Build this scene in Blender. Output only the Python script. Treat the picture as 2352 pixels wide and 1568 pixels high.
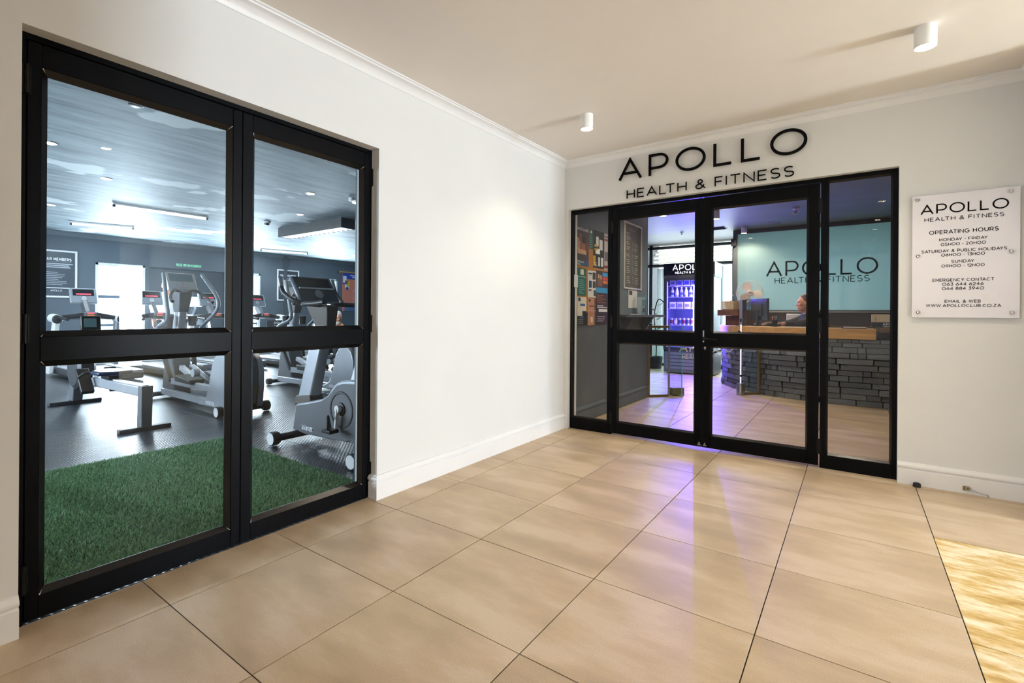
import bpy, math, random
import numpy as np
from mathutils import Vector, Matrix, Quaternion
random.seed(7)
for _o in list(bpy.data.objects): bpy.data.objects.remove(_o)
SC = bpy.context.scene
COL = SC.collection
PI = math.pi

# ------------------------------------------------------------------ camera
cam_d = bpy.data.cameras.new('camera')
cam_d.sensor_width = 36.0
cam_d.lens = 1145.377 * 36.0 / 2352.0
cam_d.shift_x = (1176.0 - 1074.128) / 2352.0
cam_d.shift_y = -(784.0 - 719.934) / 2352.0
cam_d.clip_start = 0.05
cam = bpy.data.objects.new('camera', cam_d); COL.objects.link(cam)
cam.matrix_world = (Matrix.Translation((2.278, -4.494, 1.128)) @ Matrix.Rotation(0.6597, 4, 'Z')
                    @ Matrix.Rotation(PI/2, 4, 'X') @ Matrix.Rotation(0.0073, 4, 'Z'))
SC.camera = cam

# ------------------------------------------------------------------ sky
w = bpy.data.worlds.new('sky'); SC.world = w; w.use_nodes = True
bg = w.node_tree.nodes['Background']
bg.inputs[0].default_value = (0.80, 0.90, 1.0, 1); bg.inputs[1].default_value = 5.0

# ------------------------------------------------------------------ daylight through the openings, with added fill lights
def area(name, loc, rot, sx, sy, power, color, spread=PI):
    l = bpy.data.lights.new(name, 'AREA'); l.shape = 'RECTANGLE'; l.size = sx; l.size_y = sy
    l.energy = power; l.color = color; l.spread = spread
    o = bpy.data.objects.new(name, l); COL.objects.link(o); o.location = loc; o.rotation_euler = rot
    return o
DAY = (0.70, 0.85, 1.0)
area('daylight_entrance', (8.95, -0.955, 1.03), (0, PI/2, 0), 2.0, 0.82, 500, (0.73, 0.86, 1.0))
area('daylight_corridor_end', (1.6, -8.9, 1.35), (PI/2, 0, 0), 2.8, 2.2, 28, (1.0, 0.96, 0.92))
for i, yy in enumerate((-0.59, 2.17, 4.65)):
    area('daylight_gym_window', (-10.05, yy, 1.3), (0, -PI/2, 0), 1.6, 0.85, 250, DAY)
area('gym_side_fill', (-5.5, -6.3, 1.5), (PI/2, 0, 0), 5.0, 1.8, 480, DAY)  # added fill for the machines, no known source on this side
area('daylight_reception', (-0.4, 6.85, 1.4), (-PI/2, 0, 0), 2.0, 2.2, 65, DAY)
area('partition_backlight', (1.9, 6.75, 1.8), (-PI/2, 0, 0), 2.4, 1.3, 48, DAY)  # added light behind the frosted glass to brighten the partition

SC.view_settings.view_transform = 'Standard'; SC.view_settings.look = 'None'
SC.view_settings.exposure = -0.10; SC.view_settings.gamma = 1.0
SC.view_settings.use_curve_mapping = False
SC.cycles.max_bounces = 7; SC.cycles.diffuse_bounces = 4; SC.cycles.glossy_bounces = 3
SC.cycles.use_adaptive_sampling = True; SC.cycles.adaptive_threshold = 0.12; SC.cycles.adaptive_min_samples = 16
SC.cycles.transparent_max_bounces = 16; SC.cycles.transmission_bounces = 4
SC.cycles.caustics_reflective = False; SC.cycles.caustics_refractive = False
SC.cycles.sample_clamp_indirect = 6.0
SC.cycles.use_denoising = True

# ------------------------------------------------------------------ materials
def lin(c):
    return tuple((x/12.92 if x <= 0.04045 else ((x+0.055)/1.055)**2.4) for x in c)
def hexc(h):
    h = h.lstrip('#'); return lin(tuple(int(h[i:i+2], 16)/255 for i in (0, 2, 4)))
def nn(nt, t, **kw):
    n = nt.nodes.new(t)
    for k, v in kw.items(): setattr(n, k, v)
    return n
def mat(name, col, rough=0.5, metal=0.0, var=0.06, scale=8.0, bump=0.0, bscale=60.0, stretch=(1, 1, 1), spec=0.5, coat=0.0, obj_rand=0.0):
    m = bpy.data.materials.new(name); m.use_nodes = True
    nt = m.node_tree; b = nt.nodes['Principled BSDF']
    c = hexc(col) if isinstance(col, str) else col
    tc = nn(nt, 'ShaderNodeTexCoord'); mp = nn(nt, 'ShaderNodeMapping'); mp.inputs['Scale'].default_value = stretch
    nt.links.new(tc.outputs['Object'], mp.inputs[0])
    no = nn(nt, 'ShaderNodeTexNoise'); no.inputs['Scale'].default_value = scale; no.inputs['Detail'].default_value = 4
    nt.links.new(mp.outputs[0], no.inputs['Vector'])
    rp = nn(nt, 'ShaderNodeValToRGB')
    rp.color_ramp.elements[0].position = 0.3; rp.color_ramp.elements[1].position = 0.7
    lo = tuple(max(0, x*(1-var)) for x in c); hi = tuple(min(1, x*(1+var)) for x in c)
    rp.color_ramp.elements[0].color = (*lo, 1); rp.color_ramp.elements[1].color = (*hi, 1)
    nt.links.new(no.outputs[0], rp.inputs[0])
    out = rp.outputs[0]
    if obj_rand:
        oi = nn(nt, 'ShaderNodeObjectInfo'); hs = nn(nt, 'ShaderNodeHueSaturation')
        mr = nn(nt, 'ShaderNodeMapRange'); mr.inputs[3].default_value = 1-obj_rand; mr.inputs[4].default_value = 1+obj_rand
        nt.links.new(oi.outputs['Random'], mr.inputs[0]); nt.links.new(mr.outputs[0], hs.inputs['Value'])
        nt.links.new(out, hs.inputs['Color']); out = hs.outputs[0]
    nt.links.new(out, b.inputs['Base Color'])
    b.inputs['Roughness'].default_value = rough; b.inputs['Metallic'].default_value = metal
    b.inputs['Specular IOR Level'].default_value = spec; b.inputs['Coat Weight'].default_value = coat
    if bump:
        n2 = nn(nt, 'ShaderNodeTexNoise'); n2.inputs['Scale'].default_value = bscale; n2.inputs['Detail'].default_value = 6
        nt.links.new(mp.outputs[0], n2.inputs['Vector'])
        bp = nn(nt, 'ShaderNodeBump'); bp.inputs['Strength'].default_value = bump; bp.inputs['Distance'].default_value = 0.01
        nt.links.new(n2.outputs[0], bp.inputs['Height']); nt.links.new(bp.outputs[0], b.inputs['Normal'])
    return m
def emit(name, col, strength):
    m = bpy.data.materials.new(name); m.use_nodes = True
    nt = m.node_tree; b = nt.nodes['Principled BSDF']
    c = hexc(col) if isinstance(col, str) else col
    b.inputs['Base Color'].default_value = (*c, 1); b.inputs['Emission Color'].default_value = (*c, 1)
    b.inputs['Emission Strength'].default_value = strength
    return m
def glass(name, tint=(0.97, 0.985, 0.98), refl=1.0, frost=None, diff=0.0):
    """thin pane: mirror reflection that grows at grazing angles, the rest passes through"""
    m = bpy.data.materials.new(name); m.use_nodes = True
    nt = m.node_tree; nt.nodes.remove(nt.nodes['Principled BSDF']); out = nt.nodes['Material Output']
    lw = nn(nt, 'ShaderNodeLayerWeight'); lw.inputs[0].default_value = 0.5
    pw = nn(nt, 'ShaderNodeMath', operation='POWER'); pw.inputs[1].default_value = 5
    ml = nn(nt, 'ShaderNodeMath', operation='MULTIPLY_ADD'); ml.inputs[1].default_value = 0.95*refl; ml.inputs[2].default_value = 0.022*refl
    nt.links.new(lw.outputs['Facing'], pw.inputs[0]); nt.links.new(pw.outputs[0], ml.inputs[0])
    tr = nn(nt, 'ShaderNodeBsdfTransparent'); tr.inputs[0].default_value = (*tint, 1)
    gl = nn(nt, 'ShaderNodeBsdfGlossy'); gl.inputs['Roughness'].default_value = 0.0
    mx = nn(nt, 'ShaderNodeMixShader'); nt.links.new(ml.outputs[0], mx.inputs[0])
    base = tr
    if diff:
        tl = nn(nt, 'ShaderNodeBsdfTranslucent'); tl.inputs[0].default_value = (*frost, 1)
        df = nn(nt, 'ShaderNodeBsdfDiffuse'); df.inputs[0].default_value = (*frost, 1)
        m1 = nn(nt, 'ShaderNodeMixShader'); m1.inputs[0].default_value = 0.5
        nt.links.new(tl.outputs[0], m1.inputs[1]); nt.links.new(df.outputs[0], m1.inputs[2])
        m2 = nn(nt, 'ShaderNodeMixShader'); m2.inputs[0].default_value = diff
        nt.links.new(tr.outputs[0], m2.inputs[1]); nt.links.new(m1.outputs[0], m2.inputs[2]); base = m2
    nt.links.new(base.outputs[0], mx.inputs[1]); nt.links.new(gl.outputs[0], mx.inputs[2])
    nt.links.new(mx.outputs[0], out.inputs[0])
    return m

def tile_mat():
    m = bpy.data.materials.new('porcelain_tile'); m.use_nodes = True
    nt = m.node_tree; b = nt.nodes['Principled BSDF']
    ge = nn(nt, 'ShaderNodeTexCoord'); oi = nn(nt, 'ShaderNodeObjectInfo')
    ad = nn(nt, 'ShaderNodeVectorMath', operation='ADD'); sc = nn(nt, 'ShaderNodeVectorMath', operation='SCALE'); sc.inputs[3].default_value = 13.0
    cx = nn(nt, 'ShaderNodeCombineXYZ')
    for i in range(3): nt.links.new(oi.outputs['Random'], cx.inputs[i])
    nt.links.new(cx.outputs[0], sc.inputs[0]); nt.links.new(ge.outputs['Object'], ad.inputs[0]); nt.links.new(sc.outputs[0], ad.inputs[1])
    mp = nn(nt, 'ShaderNodeMapping'); mp.inputs['Scale'].default_value = (1.0, 2.3, 1.0); mp.inputs['Rotation'].default_value = (0, 0, 0.2)
    nt.links.new(ad.outputs[0], mp.inputs[0])
    n1 = nn(nt, 'ShaderNodeTexNoise'); n1.inputs['Scale'].default_value = 2.0; n1.inputs['Detail'].default_value = 5; n1.inputs['Roughness'].default_value = 0.55
    n2 = nn(nt, 'ShaderNodeTexNoise'); n2.inputs['Scale'].default_value = 260; n2.inputs['Detail'].default_value = 3
    nt.links.new(mp.outputs[0], n1.inputs['Vector']); nt.links.new(ge.outputs['Object'], n2.inputs['Vector'])
    r1 = nn(nt, 'ShaderNodeValToRGB'); e = r1.color_ramp.elements
    e[0].position = 0.36; e[0].color = (*hexc('#bba384'), 1); e[1].position = 0.60; e[1].color = (*hexc('#d4bd9f'), 1)
    k = e.new(0.5); k.color = (*hexc('#c9b08e'), 1)
    nt.links.new(n1.outputs[0], r1.inputs[0])
    r2 = nn(nt, 'ShaderNodeValToRGB'); r2.color_ramp.elements[0].position = 0.35; r2.color_ramp.elements[1].position = 0.7
    r2.color_ramp.elements[0].color = (0.86, 0.86, 0.86, 1); r2.color_ramp.elements[1].color = (1.08, 1.08, 1.08, 1)
    nt.links.new(n2.outputs[0], r2.inputs[0])
    mx = nn(nt, 'ShaderNodeMixRGB', blend_type='MULTIPLY'); mx.inputs[0].default_value = 1
    nt.links.new(r1.outputs[0], mx.inputs[1]); nt.links.new(r2.outputs[0], mx.inputs[2])
    nt.links.new(mx.outputs[0], b.inputs['Base Color'])
    b.inputs['Roughness'].default_value = 0.42
    bp = nn(nt, 'ShaderNodeBump'); bp.inputs['Strength'].default_value = 0.12; bp.inputs['Distance'].default_value = 0.002
    nt.links.new(n2.outputs[0], bp.inputs['Height']); nt.links.new(bp.outputs[0], b.inputs['Normal'])
    return m

def gym_ceiling_mat():
    m = bpy.data.materials.new('brushed_grey_ceiling_paint'); m.use_nodes = True
    nt = m.node_tree; b = nt.nodes['Principled BSDF']; tc = nn(nt, 'ShaderNodeTexCoord')
    mp = nn(nt, 'ShaderNodeMapping'); mp.inputs['Scale'].default_value = (5.5, 0.7, 1); nt.links.new(tc.outputs['Object'], mp.inputs[0])
    n1 = nn(nt, 'ShaderNodeTexNoise'); n1.inputs['Scale'].default_value = 1.6; n1.inputs['Detail'].default_value = 6; n1.inputs['Roughness'].default_value = 0.65
    nt.links.new(mp.outputs[0], n1.inputs['Vector'])
    n2 = nn(nt, 'ShaderNodeTexNoise'); n2.inputs['Scale'].default_value = 0.7; n2.inputs['Detail'].default_value = 3.5
    mp2 = nn(nt, 'ShaderNodeMapping'); mp2.inputs['Scale'].default_value = (1.6, 1.0, 1); mp2.inputs['Location'].default_value = (0.6, 0.3, 0)
    nt.links.new(tc.outputs['Object'], mp2.inputs[0]); nt.links.new(mp2.outputs[0], n2.inputs['Vector'])
    r1 = nn(nt, 'ShaderNodeValToRGB'); e = r1.color_ramp.elements
    e[0].position = 0.36; e[0].color = (*hexc('#68747b'), 1); e[1].position = 0.64; e[1].color = (*hexc('#9aa7ad'), 1)
    nt.links.new(n1.outputs[0], r1.inputs[0])
    r2 = nn(nt, 'ShaderNodeValToRGB'); r2.color_ramp.elements[0].position = 0.60; r2.color_ramp.elements[1].position = 0.615
    nt.links.new(n2.outputs[0], r2.inputs[0])
    mx = nn(nt, 'ShaderNodeMixRGB'); nt.links.new(r2.outputs[0], mx.inputs[0]); nt.links.new(r1.outputs[0], mx.inputs[1])
    mx.inputs[2].default_value = (*hexc('#cbd3d5'), 1)
    nt.links.new(mx.outputs[0], b.inputs['Base Color']); b.inputs['Roughness'].default_value = 0.6; b.inputs['Specular IOR Level'].default_value = 0.3
    return m

def rubber_mat():
    m = bpy.data.materials.new('studded_rubber'); m.use_nodes = True
    nt = m.node_tree; b = nt.nodes['Principled BSDF']; tc = nn(nt, 'ShaderNodeTexCoord')
    b.inputs['Base Color'].default_value = (*hexc('#242a31'), 1); b.inputs['Roughness'].default_value = 0.32
    mp = nn(nt, 'ShaderNodeMapping'); mp.inputs['Rotation'].default_value = (0, 0, PI/4); mp.inputs['Scale'].default_value = (40, 40, 40)
    nt.links.new(tc.outputs['Object'], mp.inputs[0])
    sx = nn(nt, 'ShaderNodeSeparateXYZ'); nt.links.new(mp.outputs[0], sx.inputs[0])
    hs = []
    for i in (0, 1):
        mm = nn(nt, 'ShaderNodeMath', operation='MULTIPLY'); mm.inputs[1].default_value = PI; nt.links.new(sx.outputs[i], mm.inputs[0])
        s = nn(nt, 'ShaderNodeMath', operation='SINE'); nt.links.new(mm.outputs[0], s.inputs[0])
        p = nn(nt, 'ShaderNodeMath', operation='POWER'); p.inputs[1].default_value = 2; nt.links.new(s.outputs[0], p.inputs[0]); hs.append(p)
    mu = nn(nt, 'ShaderNodeMath', operation='MULTIPLY'); nt.links.new(hs[0].outputs[0], mu.inputs[0]); nt.links.new(hs[1].outputs[0], mu.inputs[1])
    bp = nn(nt, 'ShaderNodeBump'); bp.inputs['Strength'].default_value = 0.45; bp.inputs['Distance'].default_value = 0.004
    nt.links.new(mu.outputs[0], bp.inputs['Height']); nt.links.new(bp.outputs[0], b.inputs['Normal'])
    return m

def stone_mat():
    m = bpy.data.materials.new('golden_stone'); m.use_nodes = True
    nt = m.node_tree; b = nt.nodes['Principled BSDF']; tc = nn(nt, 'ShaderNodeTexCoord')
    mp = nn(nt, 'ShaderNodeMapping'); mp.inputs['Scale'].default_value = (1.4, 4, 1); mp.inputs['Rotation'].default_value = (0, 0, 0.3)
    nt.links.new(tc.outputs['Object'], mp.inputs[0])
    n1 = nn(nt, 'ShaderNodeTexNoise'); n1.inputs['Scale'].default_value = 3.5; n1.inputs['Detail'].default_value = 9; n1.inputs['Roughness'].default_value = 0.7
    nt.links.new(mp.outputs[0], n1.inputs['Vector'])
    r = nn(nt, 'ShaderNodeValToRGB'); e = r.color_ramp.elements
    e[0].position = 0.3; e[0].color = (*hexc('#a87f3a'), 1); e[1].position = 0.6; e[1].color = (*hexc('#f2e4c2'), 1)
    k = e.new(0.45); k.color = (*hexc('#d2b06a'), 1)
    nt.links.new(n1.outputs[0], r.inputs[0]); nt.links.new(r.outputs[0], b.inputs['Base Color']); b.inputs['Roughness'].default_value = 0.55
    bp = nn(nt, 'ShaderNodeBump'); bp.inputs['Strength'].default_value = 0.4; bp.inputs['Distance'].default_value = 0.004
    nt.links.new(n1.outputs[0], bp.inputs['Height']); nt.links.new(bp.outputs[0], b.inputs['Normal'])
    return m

K = dict(
    wall=mat('white_wall_paint', '#e3e2df', 0.55, var=0.015, scale=2), ceil=mat('cream_ceiling_paint', '#ebe2d8', 0.6, var=0.02, scale=2),
    trim=mat('white_gloss_trim', '#eceae8', 0.35, var=0.01), tile=tile_mat(), grout=mat('dark_grout', '#33281b', 0.9),
    stone=stone_mat(), gceil=gym_ceiling_mat(), rubber=rubber_mat(), gwall=mat('slate_grey_paint', '#56626c', 0.45, var=0.1, scale=1.5),
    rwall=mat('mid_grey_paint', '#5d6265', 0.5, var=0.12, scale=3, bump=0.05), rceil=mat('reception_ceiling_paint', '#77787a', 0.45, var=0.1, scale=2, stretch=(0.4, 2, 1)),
    door=mat('black_painted_timber', '#08090c', 0.36, var=0.25, scale=14, stretch=(1, 1, 0.15), bump=0.03, bscale=40, spec=0.09), bead=mat('black_bead', '#080707', 0.3, var=0.2),
    hinge=mat('dark_hinge_metal', '#151414', 0.35, metal=0.6), glass=glass('clear_glass', refl=0.42), gglass=glass('green_edge_glass', (0.86, 0.96, 0.94)),
    edge=mat('glass_edge_green', '#5fd0c0', 0.15), black=mat('black_plastic', '#101113', 0.4), ink=mat('black_lettering', '#070606', 0.45, spec=0.1),
    acryl=mat('frosted_white_acrylic', '#eeebf0', 0.18, var=0.01, coat=0.3), steel=mat('brushed_steel', '#b9b9b5', 0.28, metal=1.0, var=0.08, scale=30),
    chrome=mat('chrome', '#d8d8d8', 0.08, metal=1.0), white=mat('white_plastic', '#e8e8e8', 0.4), lamp_w=mat('white_lamp_metal', '#f2f1ee', 0.35),
    warm=emit('warm_lamp_glow', (1.0, 0.80, 0.52), 120.0), cool=emit('cool_tube_glow', (0.85, 0.94, 1.0), 9.0),
    silver=mat('silver_grey_enamel', '#a9adb4', 0.35, metal=0.35, var=0.04), dgrey=mat('dark_grey_plastic', '#34363a', 0.42), mgrey=mat('mid_grey_plastic', '#5a5d62', 0.45),
    rub=mat('black_rubber', '#17181a', 0.6), screen=mat('dark_screen', '#171c22', 0.12), wood=mat('oak_wood', '#c99a52', 0.42, var=0.22, scale=5, stretch=(0.6, 6, 6)),
    dwood=mat('brown_wood', '#6b4a2c', 0.5, var=0.3, scale=6, stretch=(0.8, 6, 6)), brick=mat('charcoal_stone_cladding', '#6b7379', 0.6, var=0.25, scale=9, bump=0.7, bscale=22, obj_rand=0.28),
    mortar=mat('dark_mortar', '#34373a', 0.9), cork=mat('cork', '#b57a36', 0.85, var=0.25, scale=90), paper=mat('white_paper', '#e9e6e0', 0.6, var=0.02),
    frame=mat('pale_frame', '#cfcabd', 0.4), slate=mat('charcoal_print', '#3a3d40', 0.3, var=0.05), txt=mat('white_print', '#eceef0', 0.5, var=0.02),
    bronze=mat('bronze_frame', '#8d7549', 0.35, metal=0.6), skin=mat('skin', '#d79c7c', 0.5, var=0.06, scale=20), hair=mat('brown_hair', '#6e4426', 0.5, var=0.4, scale=60, stretch=(1, 1, 0.2)),
    ghair=mat('grey_hair', '#c9c6c0', 0.6, var=0.25, scale=60), jacket=mat('black_jacket', '#17171a', 0.75), shirtw=mat('white_shirt', '#ececec', 0.8), denim=mat('dark_trousers', '#23262d', 0.8),
    green=emit('green_print', (0.25, 0.75, 0.45), 0.25), red=emit('red_led', (1.0, 0.06, 0.1), 1.6), blueled=emit('blue_led', (0.10, 0.06, 1.0), 6.0), uv=emit('violet_tube', (0.40, 0.38, 1.0), 30.0),
    mirror=mat('mirror', '#cfd6da', 0.02, metal=1.0, var=0.0), turf=mat('turf_blade', '#84ab80', 0.45, var=0.55, scale=55, spec=0.4), turfb=mat('turf_backing', '#27401f', 0.9),
    wicker=mat('wicker', '#cdb98e', 0.7, var=0.3, scale=80), fan=mat('fan_beige', '#e6dccb', 0.4), lawn=mat('lawn', '#7d9a55', 0.9, var=0.3), plaster=mat('outdoor_cream', '#e5dccb', 0.8),
)
K['frost'] = glass('frosted_teal_glass', (0.80, 0.95, 0.94), 1.0, frost=hexc('#a6bcb9'), diff=0.93)
K['curtain'] = glass('sheer_blind', (0.9, 0.95, 0.95), 0.3, frost=hexc('#dfe7e6'), diff=0.8)
_pc = {}
def pm(h, rough=0.55):
    if (h, rough) not in _pc: _pc[(h, rough)] = mat('print_' + h.strip('#'), h, rough, var=0.05, scale=25)
    return _pc[(h, rough)]

# ------------------------------------------------------------------ mesh helpers
V3 = lambda p: Vector(p)
class M:
    def __init__(s): s.v = []; s.f = []
    def add(s, vs, fs):
        n = len(s.v); s.v += [tuple(p) for p in vs]; s.f += [tuple(i+n for i in q) for q in fs]; return s
    def box(s, x0, x1, y0, y1, z0, z1):
        return s.add([(x0,y0,z0),(x1,y0,z0),(x1,y1,z0),(x0,y1,z0),(x0,y0,z1),(x1,y0,z1),(x1,y1,z1),(x0,y1,z1)],
                     [(3,2,1,0),(4,5,6,7),(0,1,5,4),(1,2,6,5),(2,3,7,6),(3,0,4,7)])
    def obox(s, c, size, R=None):
        R = R or Matrix.Identity(3); c = V3(c); a = [(-1,-1,-1),(1,-1,-1),(1,1,-1),(-1,1,-1),(-1,-1,1),(1,-1,1),(1,1,1),(-1,1,1)]
        return s.add([c + R @ Vector((p[0]*size[0]/2, p[1]*size[1]/2, p[2]*size[2]/2)) for p in a],
                     [(3,2,1,0),(4,5,6,7),(0,1,5,4),(1,2,6,5),(2,3,7,6),(3,0,4,7)])
    def bar(s, p0, p1, w, h, up=(0,0,1)):
        p0, p1 = V3(p0), V3(p1); x = (p1-p0); L = x.length; x.normalize(); y = V3(up).cross(x)
        if y.length < 1e-4: y = Vector((0,1,0)).cross(x)
        y.normalize(); z = x.cross(y)
        return s.obox((p0+p1)/2, (L, w, h), Matrix((x, y, z)).transposed())
    def tube(s, path, r, n=12, cap=True):
        path = [V3(p) for p in path]; m = len(path); rs = r if isinstance(r, (list, tuple)) else [r]*m
        t0 = (path[1]-path[0]).normalized(); a = Vector((0,0,1)) if abs(t0.z) < 0.9 else Vector((1,0,0))
        u = t0.cross(a).normalized(); vs = []
        for i, p in enumerate(path):
            t = ((path[min(i+1,m-1)]-p).normalized() + (p-path[max(i-1,0)]).normalized())
            t = t.normalized() if t.length > 1e-6 else t0
            u = (u - t*u.dot(t)).normalized(); w_ = t.cross(u)
            vs += [p + (u*math.cos(2*PI*k/n) + w_*math.sin(2*PI*k/n))*rs[i] for k in range(n)]
        fs = [(i*n+k, i*n+(k+1)%n, (i+1)*n+(k+1)%n, (i+1)*n+k) for i in range(m-1) for k in range(n)]
        if cap: fs += [tuple(range(n-1, -1, -1)), tuple((m-1)*n+k for k in range(n))]
        return s.add(vs, fs)
    def cyl(s, p0, p1, r0, r1=None, n=20): return s.tube([p0, p1], [r0, r0 if r1 is None else r1], n)
    def prism(s, poly, lo, hi, axis='y'):
        n = len(poly)
        def pt(a, b, d): return {'y': (a, d, b), 'x': (d, a, b), 'z': (a, b, d)}[axis]
        return s.add([pt(a, b, lo) for a, b in poly] + [pt(a, b, hi) for a, b in poly],
                     [tuple(range(n)), tuple(range(2*n-1, n-1, -1))] + [(i, i+n, (i+1)%n+n, (i+1)%n) for i in range(n)])
    def lathe(s, prof, c=(0,0,0), n=24, axis=(0,0,1), cap=True):
        q = Vector((0,0,1)).rotation_difference(V3(axis)); c = V3(c); m = len(prof); vs = []
        for r, z in prof: vs += [c + q @ Vector((r*math.cos(2*PI*k/n), r*math.sin(2*PI*k/n), z)) for k in range(n)]
        fs = [(i*n+k, i*n+(k+1)%n, (i+1)*n+(k+1)%n, (i+1)*n+k) for i in range(m-1) for k in range(n)]
        if cap and prof[0][0] > 1e-5: fs.append(tuple(range(n-1, -1, -1)))
        if cap and prof[-1][0] > 1e-5: fs.append(tuple((m-1)*n+k for k in range(n)))
        return s.add(vs, fs)
    def ell(s, c, r, n=16, m=10, R=None):
        c = V3(c); vs = []; R = R or Matrix.Identity(3)
        for i in range(m+1):
            a = PI*i/m
            vs += [c + R @ Vector((r[0]*math.sin(a)*math.cos(2*PI*k/n), r[1]*math.sin(a)*math.sin(2*PI*k/n), r[2]*math.cos(a))) for k in range(n)]
        return s.add(vs, [(i*n+k, (i+1)*n+k, (i+1)*n+(k+1)%n, i*n+(k+1)%n) for i in range(m) for k in range(n)])
    def sweep(s, prof, path, closed=False):
        """prof: (out, z); path: XY points, profile laid to the LEFT of travel"""
        P = [Vector(p) for p in path]; m = len(P); n = len(prof); vs = []
        for i, p in enumerate(P):
            d0 = (p-P[i-1]).normalized() if (i > 0 or closed) else None
            d1 = (P[(i+1) % m]-p).normalized() if (i < m-1 or closed) else None
            d0 = d0 or d1; d1 = d1 or d0
            n0 = Vector((-d0.y, d0.x)); n1 = Vector((-d1.y, d1.x)); b = (n0+n1).normalized(); k = 1/max(0.3, b.dot(n0))
            vs += [(p.x+b.x*k*o, p.y+b.y*k*o, z) for o, z in prof]
        fs = [(i*n+k, i*n+(k+1)%n, ((i+1)%m)*n+(k+1)%n, ((i+1)%m)*n+k) for i in range(m if closed else m-1) for k in range(n)]
        if not closed: fs += [tuple(range(n)), tuple((m-1)*n+k for k in range(n-1, -1, -1))]
        return s.add(vs, fs)
    def build(s, name, material, parent=None, smooth=None, bevel=0.0, seg=2, loc=None):
        me = bpy.data.meshes.new(name); me.from_pydata(s.v, [], s.f); me.validate(); me.update()
        import bmesh
        bm = bmesh.new(); bm.from_mesh(me); bmesh.ops.recalc_face_normals(bm, faces=bm.faces); bm.to_mesh(me); bm.free()
        me.materials.append(K[material] if isinstance(material, str) else material)
        if smooth is not None:
            me.polygons.foreach_set('use_smooth', [True]*len(me.polygons)); me.set_sharp_from_angle(angle=math.radians(smooth))
        o = bpy.data.objects.new(name, me); COL.objects.link(o)
        if parent is not None: o.parent = parent
        if loc is not None: o.location = loc
        if bevel:
            b = o.modifiers.new('bevel', 'BEVEL'); b.width = bevel; b.segments = seg; b.limit_method = 'ANGLE'; b.angle_limit = math.radians(40)
            me.polygons.foreach_set('use_smooth', [True]*len(me.polygons)); me.set_sharp_from_angle(angle=math.radians(50))
        return o
def thing(name, label, cat, loc=(0,0,0), rz=0.0, group=None):
    o = bpy.data.objects.new(name, None); COL.objects.link(o); o.empty_display_size = 0.1
    o.location = loc; o.rotation_euler = (0, 0, rz); return tag(o, label, cat, group)
def tag(o, label, cat, group=None):
    o['label'] = label; o['category'] = cat
    if group: o['group'] = group
    return o
def struct(o):
    o['kind'] = 'structure'; return o
def sempty(name, loc=(0,0,0)):
    o = bpy.data.objects.new(name, None); COL.objects.link(o); o.location = loc; o.empty_display_size = 0.1; return struct(o)
def dup(root, loc, label, rz=None):
    def cp(o, par):
        c = o.copy(); COL.objects.link(c); c.parent = par
        for ch in o.children: cp(ch, c)
        return c
    r = cp(root, None); r.location = loc; r['label'] = label
    if rz is not None: r.rotation_euler = (0, 0, rz)
    return r
def part_of(root, name):
    return [c for c in root.children if c.name.split('.')[0] == name]
def arcp(cx, cy, rx, ry, a0, a1, n=14):
    return [(cx+rx*math.cos(math.radians(a0+(a1-a0)*i/n)), cy+ry*math.sin(math.radians(a0+(a1-a0)*i/n))) for i in range(n+1)]
def bez(pts, n=8):
    """Catmull-Rom through 3-D points"""
    P = [Vector(p) for p in pts]; out = []
    for i in range(len(P)-1):
        p0, p1, p2, p3 = P[max(i-1,0)], P[i], P[i+1], P[min(i+2,len(P)-1)]
        for k in range(n):
            t = k/n; out.append(0.5*((2*p1)+(-p0+p2)*t+(2*p0-5*p1+4*p2-p3)*t*t+(-p0+3*p1-3*p2+p3)*t**3))
    return out + [P[-1]]

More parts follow.
